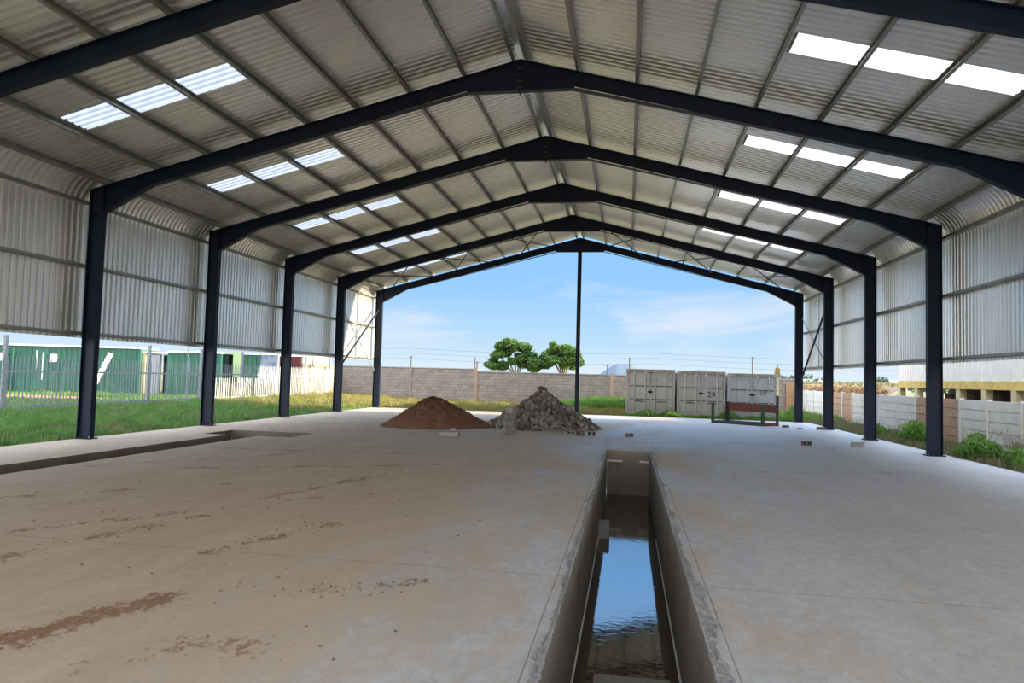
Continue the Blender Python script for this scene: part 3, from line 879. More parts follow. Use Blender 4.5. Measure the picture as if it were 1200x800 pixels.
bush('weed_bush', 'green bush in the corner beside the pale blue container', 11.0, 37.6, 1.0, 1.0, 1400, 0.06, M['weed'])
bush('weed_bush', 'dark green shrub against the block wall left of the containers', 1.6, 43.6, 1.2, 0.95, 1500, 0.07, M['weed'])
# bare twiggy shrub
tw = thing('twig_shrub', 'bare twiggy shrub in front of the pale precast wall', 'shrub', (12.15, 19.3, -.06))
t = MB()
def branch(p, d, L, r, lev):
    q = p + d * L
    t.tube(p, q, r, r * .6, 5)
    if lev == 0: return
    for i in range(3):
        nd = (d + Vector((random.uniform(-.8, .8), random.uniform(-.8, .8), random.uniform(-.1, .5)))).normalized()
        branch(p + d * L * random.uniform(.5, 1), nd, L * .68, r * .55, lev - 1)
for i in range(6):
    d = Vector((random.uniform(-.45, .45), random.uniform(-.6, .6), 1)).normalized()
    branch(Vector((12.15, 19.3, -.06)), d, random.uniform(.35, .5), 0.012, 3)
t.build('branches', M['trunk'], tw)
v, f = leaf_cloud([(12.15, 19.3, .25, .5, .6, .25)], 350, .04, -.05); np_mesh('leaves', v, f, M['weeddry'], tw)

# ------------------------------------------------------------------ sand heap
def heap(name, cx, cy, rx, ry, h, mat, fn, nr=46, na=110, rough=0.03, px=0.0, py=0.0):
    vs = []; fs = []
    for i in range(nr + 1):
        u = i / nr
        for j in range(na):
            a = 2 * PI * j / na
            rr = u * (1 + 0.07 * math.sin(3 * a + 1) + 0.05 * math.sin(5 * a) + 0.02 * math.sin(11 * a))
            z = h * fn(u) + (random.uniform(-1, 1) * rough * (0.25 + 0.75 * (1 - u)) if 0 < i < nr else 0)
            k = (1 - u)
            vs.append((cx + px * k + rx * rr * math.cos(a), cy + py * k + ry * rr * math.sin(a), max(-0.03, z) if i < nr else -0.03))
    for i in range(nr):
        for j in range(na):
            k = i * na; l = (j + 1) % na
            fs.append((k + j, k + na + j, k + na + l, k + l))
    mb = MB(); mb.add(vs, fs)
    return mb.build(name, mat, smooth=True)
def sandfn(u):
    # rounded crest, straight flanks, thin skirt
    t = max(0.0, 1 - u / 0.9)
    return math.sqrt(t * t + 0.0) * 1.10 - 0.10 * math.exp(-(u / 0.13) ** 2) + 0.05 * max(0, 1 - u) * (u > .7)
so = heap('sand_heap', -4.22, 24.0, 2.12, 1.85, 0.99, M['sand'], sandfn, rough=0.10, px=-.1)
tag(so, 'heap of red-brown building sand on the slab beside the rubble', 'sand', kind='stuff')

# ------------------------------------------------------------------ rubble heap
HX, HY, HR, HRY, HH = -0.50, 25.25, 2.02, 1.85, 1.36
def hz(x, y):
    r = math.hypot((x - HX) / HR, (y - HY) / HRY)
    return max(0.0, HH * (1 - r ** 0.92))
ho = heap('rubble_core', HX, HY, HR * .97, HRY * .97, HH * .90, M['heapdark'], lambda u: max(0, 1 - u ** .92) , rough=0.06)
tag(ho, 'broken brick crumbs filling the inside of the rubble heap', 'rubble', kind='stuff')
def fragment(i):
    """a broken block: box with knocked-off corners"""
    L = random.uniform(.75, 1.25); w, d = random.uniform(.42, .62), random.uniform(.32, .48)
    n = 2
    vs = []
    for z in (-1, 0, 1):
        for y in (-1, 0, 1):
            for x in (-1, 0, 1):
                vs.append([x * L / 2 + random.uniform(-.03, .03) + (random.uniform(-.12, .05) if x > 0 and i % 3 == 0 else 0), y * w / 2 + random.uniform(-.02, .02), z * d / 2 + random.uniform(-.018, .018)])
    # knock corners off
    for c in random.sample([0, 2, 6, 8, 18, 20, 24, 26], random.choice((0, 0, 1, 2))):
        k = random.uniform(.45, .8)
        vs[c] = [a * k for a in vs[c]]
    I = lambda x, y, z: z * 9 + y * 3 + x
    fs = []
    for a in range(2):
        for b in range(2):
            fs += [(I(a, b, 0), I(a, b + 1, 0), I(a + 1, b + 1, 0), I(a + 1, b, 0)), (I(a, b, 2), I(a + 1, b, 2), I(a + 1, b + 1, 2), I(a, b + 1, 2)),
                   (I(a, 0, b), I(a + 1, 0, b), I(a + 1, 0, b + 1), I(a, 0, b + 1)), (I(a, 2, b), I(a, 2, b + 1), I(a + 1, 2, b + 1), I(a + 1, 2, b)),
                   (I(0, a, b), I(0, a, b + 1), I(0, a + 1, b + 1), I(0, a + 1, b)), (I(2, a, b), I(2, a + 1, b), I(2, a + 1, b + 1), I(2, a, b + 1))]
    me = bpy.data.meshes.new('brick_fragment'); me.from_pydata(vs, [], fs)
    me.materials.append(M['heapgrey'] if i % 5 < 3 else M['heapbrown'])
    return me
frags = [fragment(i) for i in range(15)]
placed = []
def put_frag(x, y, s, i, z=None, rot=None):
    me = frags[i % len(frags)]
    o = bpy.data.objects.new('brick_fragment', me); COL.objects.link(o)
    zz = hz(x, y) if z is None else z
    o.location = (x, y, zz); o.scale = (s, s, s)
    o.rotation_euler = rot if rot else (random.uniform(-.9, .9), random.uniform(-.9, .9), random.uniform(0, 2 * PI))
    tag(o, 'broken grey-brown brick piled in the rubble heap before the gable post', 'brick', 'broken bricks of the rubble heap')
    return o
n = 0; tries = 0
while n < 285 and tries < 20000:
    tries += 1
    a = random.uniform(PI * 0.92, PI * 2.08); r = random.uniform(0.0, 1.03) ** .62
    if n > 225: a = random.uniform(0, 2 * PI); r = random.uniform(0, 1) ** .5
    x = HX + HR * r * math.cos(a); y = HY + HRY * r * math.sin(a)
    s = random.uniform(.17, .31)
    if any((x - p[0]) ** 2 + (y - p[1]) ** 2 < (0.30 * (s + p[2]) * .70) ** 2 * (1 - min(tries / 20000, .6)) for p in placed): continue
    placed.append((x, y, s)); put_frag(x, y, s, random.randrange(15), max(hz(x, y) - .01, s * .17)); n += 1
put_frag(HX - 0.03, HY - .05, .36, 3, 1.38, (.5, .35, .6))

# small chips lying between the bricks
cp = MB()
for i in range(620):
    a = random.uniform(0, 2 * PI); r = random.uniform(0, 1.08) ** .6
    x = HX + HR * r * math.cos(a); y = HY + HRY * r * math.sin(a); z = hz(x, y) + .02
    me = frags[i % 15]; sc_ = random.uniform(.08, .17)
    R3 = Matrix.Rotation(random.uniform(0, 6), 3, 'Z') @ Matrix.Rotation(random.uniform(-1, 1), 3, 'X') @ Matrix.Rotation(random.uniform(-1, 1), 3, 'Y')
    cp.m = 0 if i % 5 < 3 else 1
    cp.add([tuple(R3 @ v.co * sc_ + Vector((x, y, max(z, sc_ * .25)))) for v in me.vertices], [tuple(p.vertices) for p in me.polygons])
tag(cp.build('rubble_chips', [M['heapgrey'], M['heapbrown']]), 'small chips of brick filling the gaps of the rubble heap', 'rubble', kind='stuff')

# loose whole bricks and blocks on the slab
def brick(name, label, x, y, L, w, h, rot, mat, tilt=(0, 0), z=0.0, hollow=False):
    b = MB(); b.box(-L / 2, L / 2, -w / 2, w / 2, 0, h)
    # chipped arris
    for k in range(8):
        v = b.v[k]; b.v[k] = (v[0] + random.uniform(-.008, .008), v[1] + random.uniform(-.008, .008), max(0, v[2] + random.uniform(-.01, 0)))
    if hollow:
        b.m = 1
        for cx in (-L / 4, L / 4):
            b.box(cx - L * .16, cx + L * .16, -w / 2 - .002, -w / 2 + .01, h * .22, h * .78)
    o = b.build(name, [mat, M['black']] if hollow else mat)
    if hollow: pass
    o.location = (x, y, z); o.rotation_euler = (tilt[0], tilt[1], rot)
    bev = o.modifiers.new('soft', 'BEVEL'); bev.width = .008; bev.segments = 1
    return tag(o, label, 'brick', 'loose bricks and blocks on the slab')
brick('cement_block', 'flat grey cement block on the slab in front of the sand heap', -2.66, 20.1, .58, .3, .14, .06, M['block'])
brick('cement_block', 'small block chip lying on top of the flat grey cement block', -2.56, 20.15, .16, .12, .10, .4, M['block'], z=.14)
brick('loose_brick', 'small brown brick between the sand heap and the rubble', -2.86, 25.0, .26, .14, .11, .2, M['heapbrown'])
brick('loose_brick', 'hollow brick lying left in the row before the rubble', .38, 22.45, .26, .12, .13, .05, M['heapgrey'], hollow=True)
brick('loose_brick', 'brick half sunk in crumbs, second in the row before the rubble', .74, 22.7, .24, .12, .10, -.1, M['heapgrey'], hollow=True)
brick('loose_brick', 'dark hollow brick, third in the row before the rubble', 1.08, 22.2, .30, .14, .16, .08, M['heapbrown'], hollow=True)
brick('loose_brick', 'hollow grey brick at the right end of the row before the rubble', 1.43, 22.25, .27, .14, .16, -.05, M['heapgrey'], hollow=True)
brick('loose_brick', 'brown brick alone on the slab behind the pit', 2.6, 22.5, .27, .12, .12, .03, M['heapbrown'], hollow=True)
brick('loose_brick', 'dark brick on the slab, left one of two before the right columns', 7.8, 21.95, .29, .13, .13, -.12, M['heapbrown'], hollow=True)
brick('loose_brick', 'grey-brown brick on the slab, right one of two before the right columns', 9.27, 22.1, .36, .14, .15, .04, M['heapgrey'])
brick('loose_brick', 'small hollow brick on the slab beside the rusted frame', 9.05, 30.6, .26, .12, .10, .1, M['heapgrey'], hollow=True)
brick('loose_brick', 'flat chip of brick on the slab before the gable column', 9.56, 30.4, .2, .12, .04, 0, M['heapgrey'])
brick('loose_brick', 'brick lying against the foot of the third right column', 10.28, 29.95, .32, .16, .12, .2, M['heapbrown'])
# upright stack of cement blocks in front of the heap
for i, (dx, dz, L, h, rt, ds) in enumerate(((0, 0, .42, .22, .1, 'bottom block'), (.05, .22, .36, .21, -.3, 'second block'), (-.01, .43, .37, .21, .35, 'third block'), (.07, .64, .27, .19, -.4, 'top block'))):
    brick('cement_block', '%s of the rough upright stack in front of the rubble heap' % ds, -1.17 + dx, 21.9, L, .34, h, rt, M['heapgrey'], z=dz)

# soil crumbs on the floor
cr = MB()
for i in range(420):
    t_ = random.random()
    if i < 230:
        ax, ay, bx, by = random.choice(((-1.5, 6.3, -.9, 8.0), (-2.4, 9.0, -1.7, 12.0), (-3.2, 5.4, -2.3, 8.6), (-.2, 5.3, .7, 5.9), (-2.0, 3.2, -1.0, 4.9)))
        x = ax + (bx - ax) * t_ + random.gauss(0, .14); y = ay + (by - ay) * t_ + random.gauss(0, .14)
    else:
        x = random.uniform(-6.5, 1.7); y = random.uniform(4, 18)
    s = random.uniform(.006, .02)
    vs = [(x + s * random.uniform(.6, 1.2) * a, y + s * random.uniform(.6, 1.2) * b, max(0, s * c * .8)) for a, b, c in ((1, 0, 0), (0, 1, 0), (-1, 0, 0), (0, -1, 0), (0, 0, 1))]
    cr.add(vs, [(0, 1, 4), (1, 2, 4), (2, 3, 4), (3, 0, 4)])
tag(cr.build('soil_crumbs', M['sand']), 'small brown soil crumbs scattered over the left half of the slab', 'soil', kind='stuff')

# ------------------------------------------------------------------ rusted frame in front of the containers
fr = thing('steel_frame', 'open rusted steel frame standing on the slab before the containers', 'frame', (7.6, 31.9, 0))
A, B_, C_, D_ = (6.31, 32.35), (8.2, 30.95), (8.93, 31.65), (7.05, 33.1)
def post(p, h, w, m, nm='post'):
    b = MB(); b.box(p[0] - w / 2, p[0] + w / 2, p[1] - w / 2, p[1] + w / 2, 0, h, -.6); b.build(nm, m, fr)
post(A, .90, .10, M['steeldark']); post(B_, .88, .12, M['steeldark']); post(C_, 1.30, .10, M['steeldark']); post(D_, .95, .14, M['black'])
def rail(p, q, z, w, h, m, nm='rail'):
    b = MB(); b.bar((p[0], p[1], z), (q[0], q[1], z), w, h); b.build(nm, m, fr)
rail(A, B_, .06, .10, .12, M['steeldark']); rail(D_, C_, .72, .08, .36, M['rust'], 'top_beam'); rail(B_, C_, .06, .08, .12, M['rust'])
rail(D_, A, .06, .08, .10, M['steeldark']); rail(D_, C_, .06, .08, .10, M['steeldark'])

# ------------------------------------------------------------------ shipping containers at the far right
def container(x0, x1, yf, H, mat, label, number, rods, extras):
    L = 6.06
    root = thing('shipping_container', label, 'container', ((x0 + x1) / 2, yf, 0), 'row of shipping containers')
    w = x1 - x0
    b = MB()
    # corrugated long sides
    for xs, sg in ((x0 + .05, 1), (x1 - .05, -1)):
        n = 22
        pr = []
        for i in range(n):
            y = yf + .12 + (L - .24) * i / n; s = (L - .24) / n
            pr += [(y, 0), (y + s * .25, 0), (y + s * .4, .036), (y + s * .75, .036), (y + s * .9, 0)]
        vs = []
        for y, o in pr: vs += [(xs + sg * o, y, .14), (xs + sg * o, y, H - .1)]
        b.add(vs, [(2 * i, 2 * i + 2, 2 * i + 3, 2 * i + 1) for i in range(len(pr) - 1)])
    b.quad((x0, yf + .1, H - .03), (x1, yf + .1, H - .03), (x1, yf + L, H - .03), (x0, yf + L, H - .03))
    b.quad((x0 + .06, yf + L - .03, .1), (x1 - .06, yf + L - .03, .1), (x1 - .06, yf + L - .03, H - .06), (x0 + .06, yf + L - .03, H - .06))
    b.box(x0 + .05, x1 - .05, yf + .1, yf + L - .05, .10, .16)
    b.build('body', mat, root)
    f = MB()
    for xa in (x0, x1 - .10):
        f.box(xa, xa + .10, yf, yf + .14, 0, H); f.box(xa, xa + .10, yf + L - .14, yf + L, 0, H)
        f.box(xa + .01, xa + .09, yf + .14, yf + L - .14, 0.03, .15); f.box(xa + .01, xa + .09, yf + .14, yf + L - .14, H - .12, H - .01)
    f.box(x0 + .10, x1 - .10, yf, yf + .10, 0.02, .15)
    f.build('frame', mat, root)
    h = MB(); h.box(x0 + .10, x1 - .10, yf - .004, yf + .12, H - .16, H - .005); h.build('door_header', M['conttop'], root)
    for xa in (x0 - .005, x1 - .165):
        for z in (0, H - .115):
            cc = MB(); cc.box(xa, xa + .17, yf - .01, yf + .16, z, z + .118)
            cc.build('corner_casting', mat, root)
    for di in (0, 1):
        a = x0 + .11 + di * (w - .22) / 2 + .012; c = a + (w - .22) / 2 - .024
        d = MB()
        zs = [.16, .16 + (H - .34) * .33, .16 + (H - .34) * .66, H - .18]
        # leaf with a flat frame and three recessed panels
        d.box(a, c, yf + .05, yf + .09, .16, H - .18)
        for z0, z1 in zip(zs, zs[1:]):
            d.box(a + .07, c - .07, yf + .036, yf + .055, z0 + .04, z1 - .04)
        d.box(a, a + .05, yf + .025, yf + .06, .16, H - .18); d.box(c - .05, c, yf + .025, yf + .06, .16, H - .18)
        do = d.build('door', mat, root)
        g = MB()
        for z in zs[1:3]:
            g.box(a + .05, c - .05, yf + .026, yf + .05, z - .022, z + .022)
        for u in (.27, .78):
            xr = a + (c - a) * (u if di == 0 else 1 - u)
            g.box(xr + .022, xr + .05, yf + .026, yf + .046, .2, H - .2)  # dark strip beside the rod stands in for its shadow
        g.build('seam_shade_strips', M['contdark'], do)
        for u in (.27, .78):
            xr = a + (c - a) * (u if di == 0 else 1 - u)
            r = MB(); r.tube((xr, yf - .012, .1), (xr, yf - .012, H - .1), .027, n=8)
            for z in (.14, .6, 1.15, 1.7, H - .2):
                r.box(xr - .045, xr + .045, yf - .008, yf + .04, z - .03, z + .03)
            r.build('lock_rod', M[rods], do)
            q = MB(); zz = .72 if u < .5 else .70
            q.bar((xr, yf - .01, zz), (xr + (.36 if di == 0 else -.36) * (-1 if u > .5 else 1), yf - .015, zz + .02), .02, .045, (0, 0, 1))
            q.build('handle', M['contdark'], do)
        xh = a - .01 if di == 0 else c + .01
        for z in (.35, .9, 1.5, H - .4):
            hg = MB(); hg.box(xh - .03, xh + .03, yf - .004, yf + .05, z - .05, z + .05)
            hg.build('hinge', mat, do)
    lk = MB(); xm = (x0 + x1) / 2
    lk.box(xm - .06, xm + .05, yf - .03, yf + .03, 1.16, 1.28); lk.box(xm - .14, xm + .14, yf - .012, yf + .02, 1.19, 1.25)
    lk.build('padlock_box', M['black'], root)
    if number:
        txt, nx, nz, size = number
        cu = bpy.data.curves.new('painted_number', 'FONT'); cu.body = txt; cu.size = size; cu.extrude = 0.001; cu.align_x = 'CENTER'
        cu.materials.append(M['paintblack'])
        tmp = bpy.data.objects.new('number_curve', cu); COL.objects.link(tmp)
        bpy.context.view_layer.update()
        me = bpy.data.meshes.new_from_object(tmp.evaluated_get(bpy.context.evaluated_depsgraph_get()))
        bpy.data.objects.remove(tmp); bpy.data.curves.remove(cu)
        me.materials.clear(); me.materials.append(M['paintblack'])
        o = bpy.data.objects.new('painted_number', me); COL.objects.link(o)
        o.rotation_euler = (PI / 2, 0, 0); o.parent = root
        o.location = Vector((nx, yf + .018, nz)) - root.location
    return root
YF = 36.9
container(2.44, 4.93, YF, 2.40, M['contgrey'], 'grey shipping container, leftmost of three, with no number on its doors', None, 'contgrey', None)
container(5.04, 7.45, YF - .02, 2.36, M['contgrey'], 'grey shipping container in the middle of three, door marked 29', ('29', 6.765, 1.03, .42), 'lockrod', None)
container(7.55, 9.98, YF - .05, 2.30, M['contpale'], 'pale blue-grey shipping container, door marked 19, behind the rusted frame', ('19', 9.28, 1.20, .34), 'lockrod', None)
# pale shaft added in place of the lit container edge, ochre lump on top
pt = thing('lit_edge_post', 'thin pale shaft imitating the lit edge of the right container corner, with an ochre lump on top', 'post', (10.06, YF + .1, 0))
b = MB(); b.box(10.02, 10.06, YF + .05, YF + .10, 0, 2.25); b.build('shaft', M['bcream'], pt)
b = MB(); b.add([(9.84, YF - .02, 2.30), (10.13, YF - .04, 2.12), (10.15, YF + .2, 2.14), (9.85, YF + .2, 2.30), (9.90, YF, 2.62), (10.09, YF + .01, 2.60), (10.08, YF + .17, 2.58), (9.9, YF + .16, 2.62)],
               [(3, 2, 1, 0), (4, 5, 6, 7), (0, 1, 5, 4), (1, 2, 6, 5), (2, 3, 7, 6), (3, 0, 4, 7)]); b.build('top', M['ochre'], pt)
b = MB(); b.tube((9.99, YF + .1, 2.6), (10.0, YF + .1, 2.75), .05, .03, 7); b.tube((9.97, YF + .1, 2.76), (10.09, YF + .1, 2.80), .03, .015, 6); b.build('cap', M['steeldark'], pt)

# ------------------------------------------------------------------ block boundary wall at the back
WY = 45.5
bw = thing('boundary_wall', 'grey-brown block wall closing the yard behind the open gable', 'wall', (-6, WY, 0), kind='structure')
b = MB(); b.box(-17.4, -7.5, WY, WY + .2, -.1, 2.24); b.build('wall_panel', M['brickwall'], bw)
b = MB(); b.box(-7.5, 12.9, WY, WY + .2, -.1, 2.08); b.build('wall_panel', M['brickwall'], bw)
b = MB(); b.box(-17.4, -7.5, WY - .03, WY + .23, 2.24, 2.30); b.build('coping', M['block'], bw)
b = MB(); b.box(-7.5, 12.9, WY - .03, WY + .23, 2.08, 2.14); b.build('coping', M['block'], bw)
for x, h in ((-12.05, 2.30), (-7.5, 2.36), (-3.0, 2.14), (1.5, 2.2), (6.0, 2.14)):
    b = MB(); b.box(x - .11, x + .11, WY - .05, WY + .01, -.1, h); b.build('pilaster', M['pilaster'] if x in (-7.5, 1.5) else M['brickwall'], bw)

# ------------------------------------------------------------------ precast wall on the right
rw = thing('precast_wall', 'precast slab wall with pale and brown bays along the right of the shed', 'wall', (13, 30, 0), kind='structure')
posts = [13.3, 15.2, 17.0, 18.85, 20.7, 22.5, 24.2, 25.92, 27.63, 29.42, 31.28, 33.1, 34.95, 36.5, 39.2, 41.9, 43.5, 45.4]
brown = {6, 7, 12, 13}
RX = 13.0
for i, y in enumerate(posts):
    b = MB(); b.box(RX - .075, RX + .06, y - .06, y + .06, -.1, 1.51); b.build('post', M['precastpost'], rw)
for i, (a, c) in enumerate(zip(posts, posts[1:])):
    b = MB()
    br = i in brown
    for k in range(5):
        z = -.05 + k * .306
        b.box(RX - .045, RX + .01, a + .07, c - .07, z + .013, z + .293)
    b.box(RX, RX + .02, a + .06, c - .06, -.05, 1.47)
    b.build('slab_panel', M['precastbrown'] if br else M['precast'], rw)
# end wall section seen past the gable column
b = MB(); b.box(12.2, 12.62, 45.3, 45.44, -.1, 1.9); b.build('end_panel', M['orangepanel'], rw)

# earth bank, brush, building on the right
bk = MB()
vs = []; n = 60
for i in range(n + 1):
    y = 20 + 55 * i / n
    for x, z in ((14.0, -.1), (14.6, 1.35), (15.6, 1.80), (19, 1.88), (40, 1.7)):
        vs.append((x + .3 * math.sin(y * .7), y, z + (random.uniform(-.05, .06) if z > 0 else 0)))
fs = [(5 * i + j, 5 * i + j + 1, 5 * i + j + 6, 5 * i + j + 5) for i in range(n) for j in range(4) if (20 + 55 * i / n) > 35.4]
bk.add(vs, fs)
struct(bk.build('bank', M['bank'], smooth=True), 'red-brown earth bank beyond the right boundary wall', 'bank')
v, f = leaf_cloud([(14.4 + .25 * math.sin(i), 36 + i * .9, 1.62, .5, .8, .22) for i in range(16)], 6000, .06)
tag(np_mesh('dry_brush', v, f, M['brush']), 'tangle of dry tan brush on top of the bank behind the precast wall', 'brush', kind='stuff')
blades(9000, (16, 34), (36, 75), 0.30, .07, M['weeddry'], 'bank_grass', 'strip of green grass on the bank beyond the right wall', zfun=lambda x, y: np.full_like(x, 1.80)) 

nb = thing('neighbour_building', 'white and yellow open-sided building behind the right boundary wall', 'building', (17, 22, 0))
BX, BY0, BY1 = 15.0, 6.0, 35.0
b = MB()
pr = []
y = BY0
while y < BY1 - .2:
    pr += [(y, 0), (y + .16, 0), (y + .18, .025), (y + .22, .025), (y + .24, 0)]; y += .25
vs = []
for yy, o in pr: vs += [(BX - o, yy, 2.10), (BX - o, yy, 5.9)]
b.add(vs, [(2 * i, 2 * i + 2, 2 * i + 3, 2 * i + 1) for i in range(len(pr) - 1)])
b.box(BX + .02, BX + 9, BY1 - .1, BY1, 2.1, 5.9)
b.build('cladding', M['bwhite'], nb)
b = MB(); b.poly([(BX - .15, BY0, 5.9), (BX + 4.5, BY0, 6.6), (BX + 9.2, BY0, 5.9)], (0, .05, 0))
b.quad((BX - .2, BY0, 5.9), (BX + 4.5, BY0, 6.6), (BX + 4.5, BY1 + .2, 6.6), (BX - .2, BY1 + .2, 5.9))
b.quad((BX + 4.5, BY0, 6.6), (BX + 9.2, BY0, 5.9), (BX + 9.2, BY1 + .2, 5.9), (BX + 4.5, BY1 + .2, 6.6))
b.build('roof', M['sheet'], nb)
b = MB(); b.box(BX - .05, BX + .2, BY0, BY1, 1.80, 2.10); b.build('fascia_beam', M['byellow'], nb)
b = MB(); b.box(BX + 2.2, BX + 2.4, BY0, BY1, -.1, 5.9); b.build('back_wall', M['glassdark'], nb)
b = MB(); b.box(BX - .02, BX + .12, BY0, BY1, -.1, 1.12); b.build('parapet', M['bcream'], nb)
yc = BY1 - .12
while yc > BY0:
    b = MB(); b.box(BX - .04, BX + .2, yc - .16, yc + .16, -.1, 1.80); b.build('column', M['bcream'], nb)
    c = MB(); c.box(BX + .9, BX + 1.0, yc - 1.15, yc - .55, -.1, 1.62); c.build('pier', M['timber'], nb)
    yc -= 1.95

# ------------------------------------------------------------------ palisade fence on the left
FX = -17.0
fposts = [15.6, 19.1, 22.45, 25.85, 29.4, 32.85, 36.5, 40.0, 43.5, 45.35]
where = ['at the far left of the frame', 'left of the nearest left column', 'behind the nearest left column', 'first to the right of the nearest left column', 'just left of the second left column',
         'just right of the second left column', 'left of the third left column', 'right of the third left column', 'last before the block wall']
for i, (a, c) in enumerate(zip(fposts, fposts[1:])):
    root = thing('palisade_panel', 'galvanised palisade fence panel, %s' % where[i], 'fence', (FX, a, .18), 'palisade fence panels')
    g = .16
    b = MB(); b.box(FX - .05, FX + .05, a - .05, a + .05, g - .1, 2.70)
    # spikes on the post
    for k in range(5):
        z = 2.1 + k * .13
        b.box(FX - .02, FX + .02, a - .075, a + .075, z, z + .03)
    b.build('post', M['galvdark'], root)
    for z in (.42, 1.55):
        b = MB(); b.box(FX - .02, FX + .025, a, c, z - .03, z + .03); b.build('rail', M['galvdark'], root)
    n = max(2, int((c - a - .1) / .146))
    pm = None
    for k in range(n):
        y = a + .10 + (c - a - .16) * k / max(1, n - 1)
        if pm is None:
            pb = MB()
            pb.add([(.03, -.024, 0), (.042, 0, 0), (.03, .024, 0), (.03, -.024, 1.72), (.042, 0, 1.72), (.03, .024, 1.72), (.03, -.02, 1.80), (.036, 0, 1.93), (.03, .02, 1.80)],
                   [(0, 1, 4, 3), (1, 2, 5, 4), (3, 4, 7, 6), (4, 5, 8, 7)])
            o = pb.build('pale', M['galvdark'], root); pm = o.data
            o.modifiers.new('t', 'SOLIDIFY').thickness = .004
            o.matrix_parent_inverse = Matrix(); o.location = (0, y - a, -.03)
        else:
            o = bpy.data.objects.new('pale', pm); COL.objects.link(o); o.parent = root; o.location = (0, y - a, -.03)
            o.modifiers.new('t', 'SOLIDIFY').thickness = .004
b = MB(); b.tube((FX - .3, 28.85, .1), (FX - .3, 28.85, 2.75), .03, n=8)
tag(b.build('thin_pole', M['galvdark'], loc=(FX - .3, 28.85, .1)), 'thin galvanised pole behind the palisade fence beside the second left column', 'pole')

# ------------------------------------------------------------------ green containers and clutter behind the fence
def oriented(ax, ay, ang):
    """returns a function mapping local (u along, v back, z) to world"""
    c, s = math.cos(ang), math.sin(ang)
    return lambda u, v, z: (ax + u * c - v * s, ay + u * s + v * c, z)
def green_box(root, T, u0, u1, depth, z0, z1, mat, n=None):
    b = MB()
    # ribbed front
    pr = []
    n = n or int((u1 - u0) / .28); s = (u1 - u0) / n
    for i in range(n):
        u = u0 + i * s; pr += [(u, 0), (u + s * .3, 0), (u + s * .42, .035), (u + s * .8, .035), (u + s * .92, 0)]
    pr.append((u1, 0))
    vs = []
    for u, o in pr: vs += [T(u, o, z0), T(u, o, z1)]
    b.add(vs, [(2 * i, 2 * i + 2, 2 * i + 3, 2 * i + 1) for i in range(len(pr) - 1)])
    for u in (u0, u1):
        b.quad(T(u, 0, z0), T(u, depth, z0), T(u, depth, z1), T(u, 0, z1))
    b.quad(T(u0, depth, z0), T(u1, depth, z0), T(u1, depth, z1), T(u0, depth, z1))
    b.build('ribbed_wall', mat, root)
    for u in (u0, u1):
        f = MB()
        P = [T(u - .06, -.03, z0), T(u + .06, -.03, z0), T(u + .06, .1, z0), T(u - .06, .1, z0)]
        Q = [(x, y, z1) for x, y, z in P]
        f.add(P + Q, [(0, 1, 5, 4), (1, 2, 6, 5), (2, 3, 7, 6), (3, 0, 4, 7), (4, 5, 6, 7)])
        f.build('corner_post', mat, root)
    r = MB()
    R0 = [T(u0 - .05, -.06, z1), T(u1 + .05, -.06, z1), T(u1 + .05, depth, z1), T(u0 - .05, depth, z1)]
    R1 = [(x, y, z + .10) for x, y, z in R0]
    r.add(R0 + R1, [(0, 1, 5, 4), (1, 2, 6, 5), (2, 3, 7, 6), (3, 0, 4, 7), (4, 5, 6, 7), (3, 2, 1, 0)])
    r.build('roof', M['roofwhite'], root)
def tbox(T, u0, u1, v0, v1, z0, z1):
    b = MB()
    vs = [T(u, v, z) for z in (z0, z1) for v in (v0, v1) for u in (u0, u1)]
    b.add(vs, [(0, 2, 3, 1), (4, 5, 7, 6), (0, 1, 5, 4), (2, 6, 7, 3), (0, 4, 6, 2), (1, 3, 7, 5)]); return b
ANG = math.radians(14)
TA = oriented(-33.6, 34.75, ANG)
g1 = thing('green_container', 'long green container cabin with white signs beyond the fence at far left', 'container', (-29, 35, .15))
green_box(g1, TA, 0, 8.0, 2.4, .2, 2.86, M['green'], 26)
for u in (0.25, 3.03):
    tbox(TA, u, u + .36, -.06, -.03, 1.95, 2.42).build('sign', M['sign'], g1)
for k in range(8):
    tbox(TA, .62, .95, -.12, -.08, .45 + k * .28, .49 + k * .28).build('ladder_rung', M['green'], g1)
tbox(TA, .57, .62, -.12, -.04, .3, 2.7).build('ladder_rail', M['green'], g1); tbox(TA, .95, 1.0, -.12, -.04, .3, 2.7).build('ladder_rail', M['green'], g1)
tbox(TA, 2.05, 2.85, -.05, -.02, .3, 2.7).build('door', M['green'], g1)
tbox(TA, 2.25, 2.31, -.08, -.02, 1.2, 2.6).build('door_rod', M['sign'], g1)
tbox(TA, 2.6, 2.67, -.08, -.02, .9, 2.5).build('door_rod', M['sign'], g1)
pk = MB(); pk.bar(TA(5.7, -.55, .45), TA(6.42, -.10, 2.55), .06, .26, (0, 0, 1))
tag(pk.build('white_plank', M['white']), 'white plank leaning against the long green container', 'plank')
TB = oriented(-25.55, 37.1, ANG)
g2 = thing('green_container', 'green container with grey end door behind the second left column', 'container', (-23.5, 37.6, .15))
green_box(g2, TB, 1.14, 4.15, 2.4, .2, 2.72, M['green'], 8)
tbox(TB, -.36, -.14, -.05, 2.2, .2, 2.6).build('lit_end_post', M['bcream'], g2)  # cream colour imitates sun on the green container's end
tbox(TB, -.14, .65, 0, .06, .2, 2.55).build('grey_door', M['greydoor'], g2)
tbox(TB, .65, 1.12, .5, .6, .2, 2.55).build('doorway_shade_panel', M['black'], g2)  # black panel in place of the shade inside the doorway
tbox(TB, -.38, 1.1, -.06, 2.2, 2.62, 2.72).build('porch_roof', M['roofwhite'], g2)
TC = oriented(-21.5, 38.6, math.radians(8))
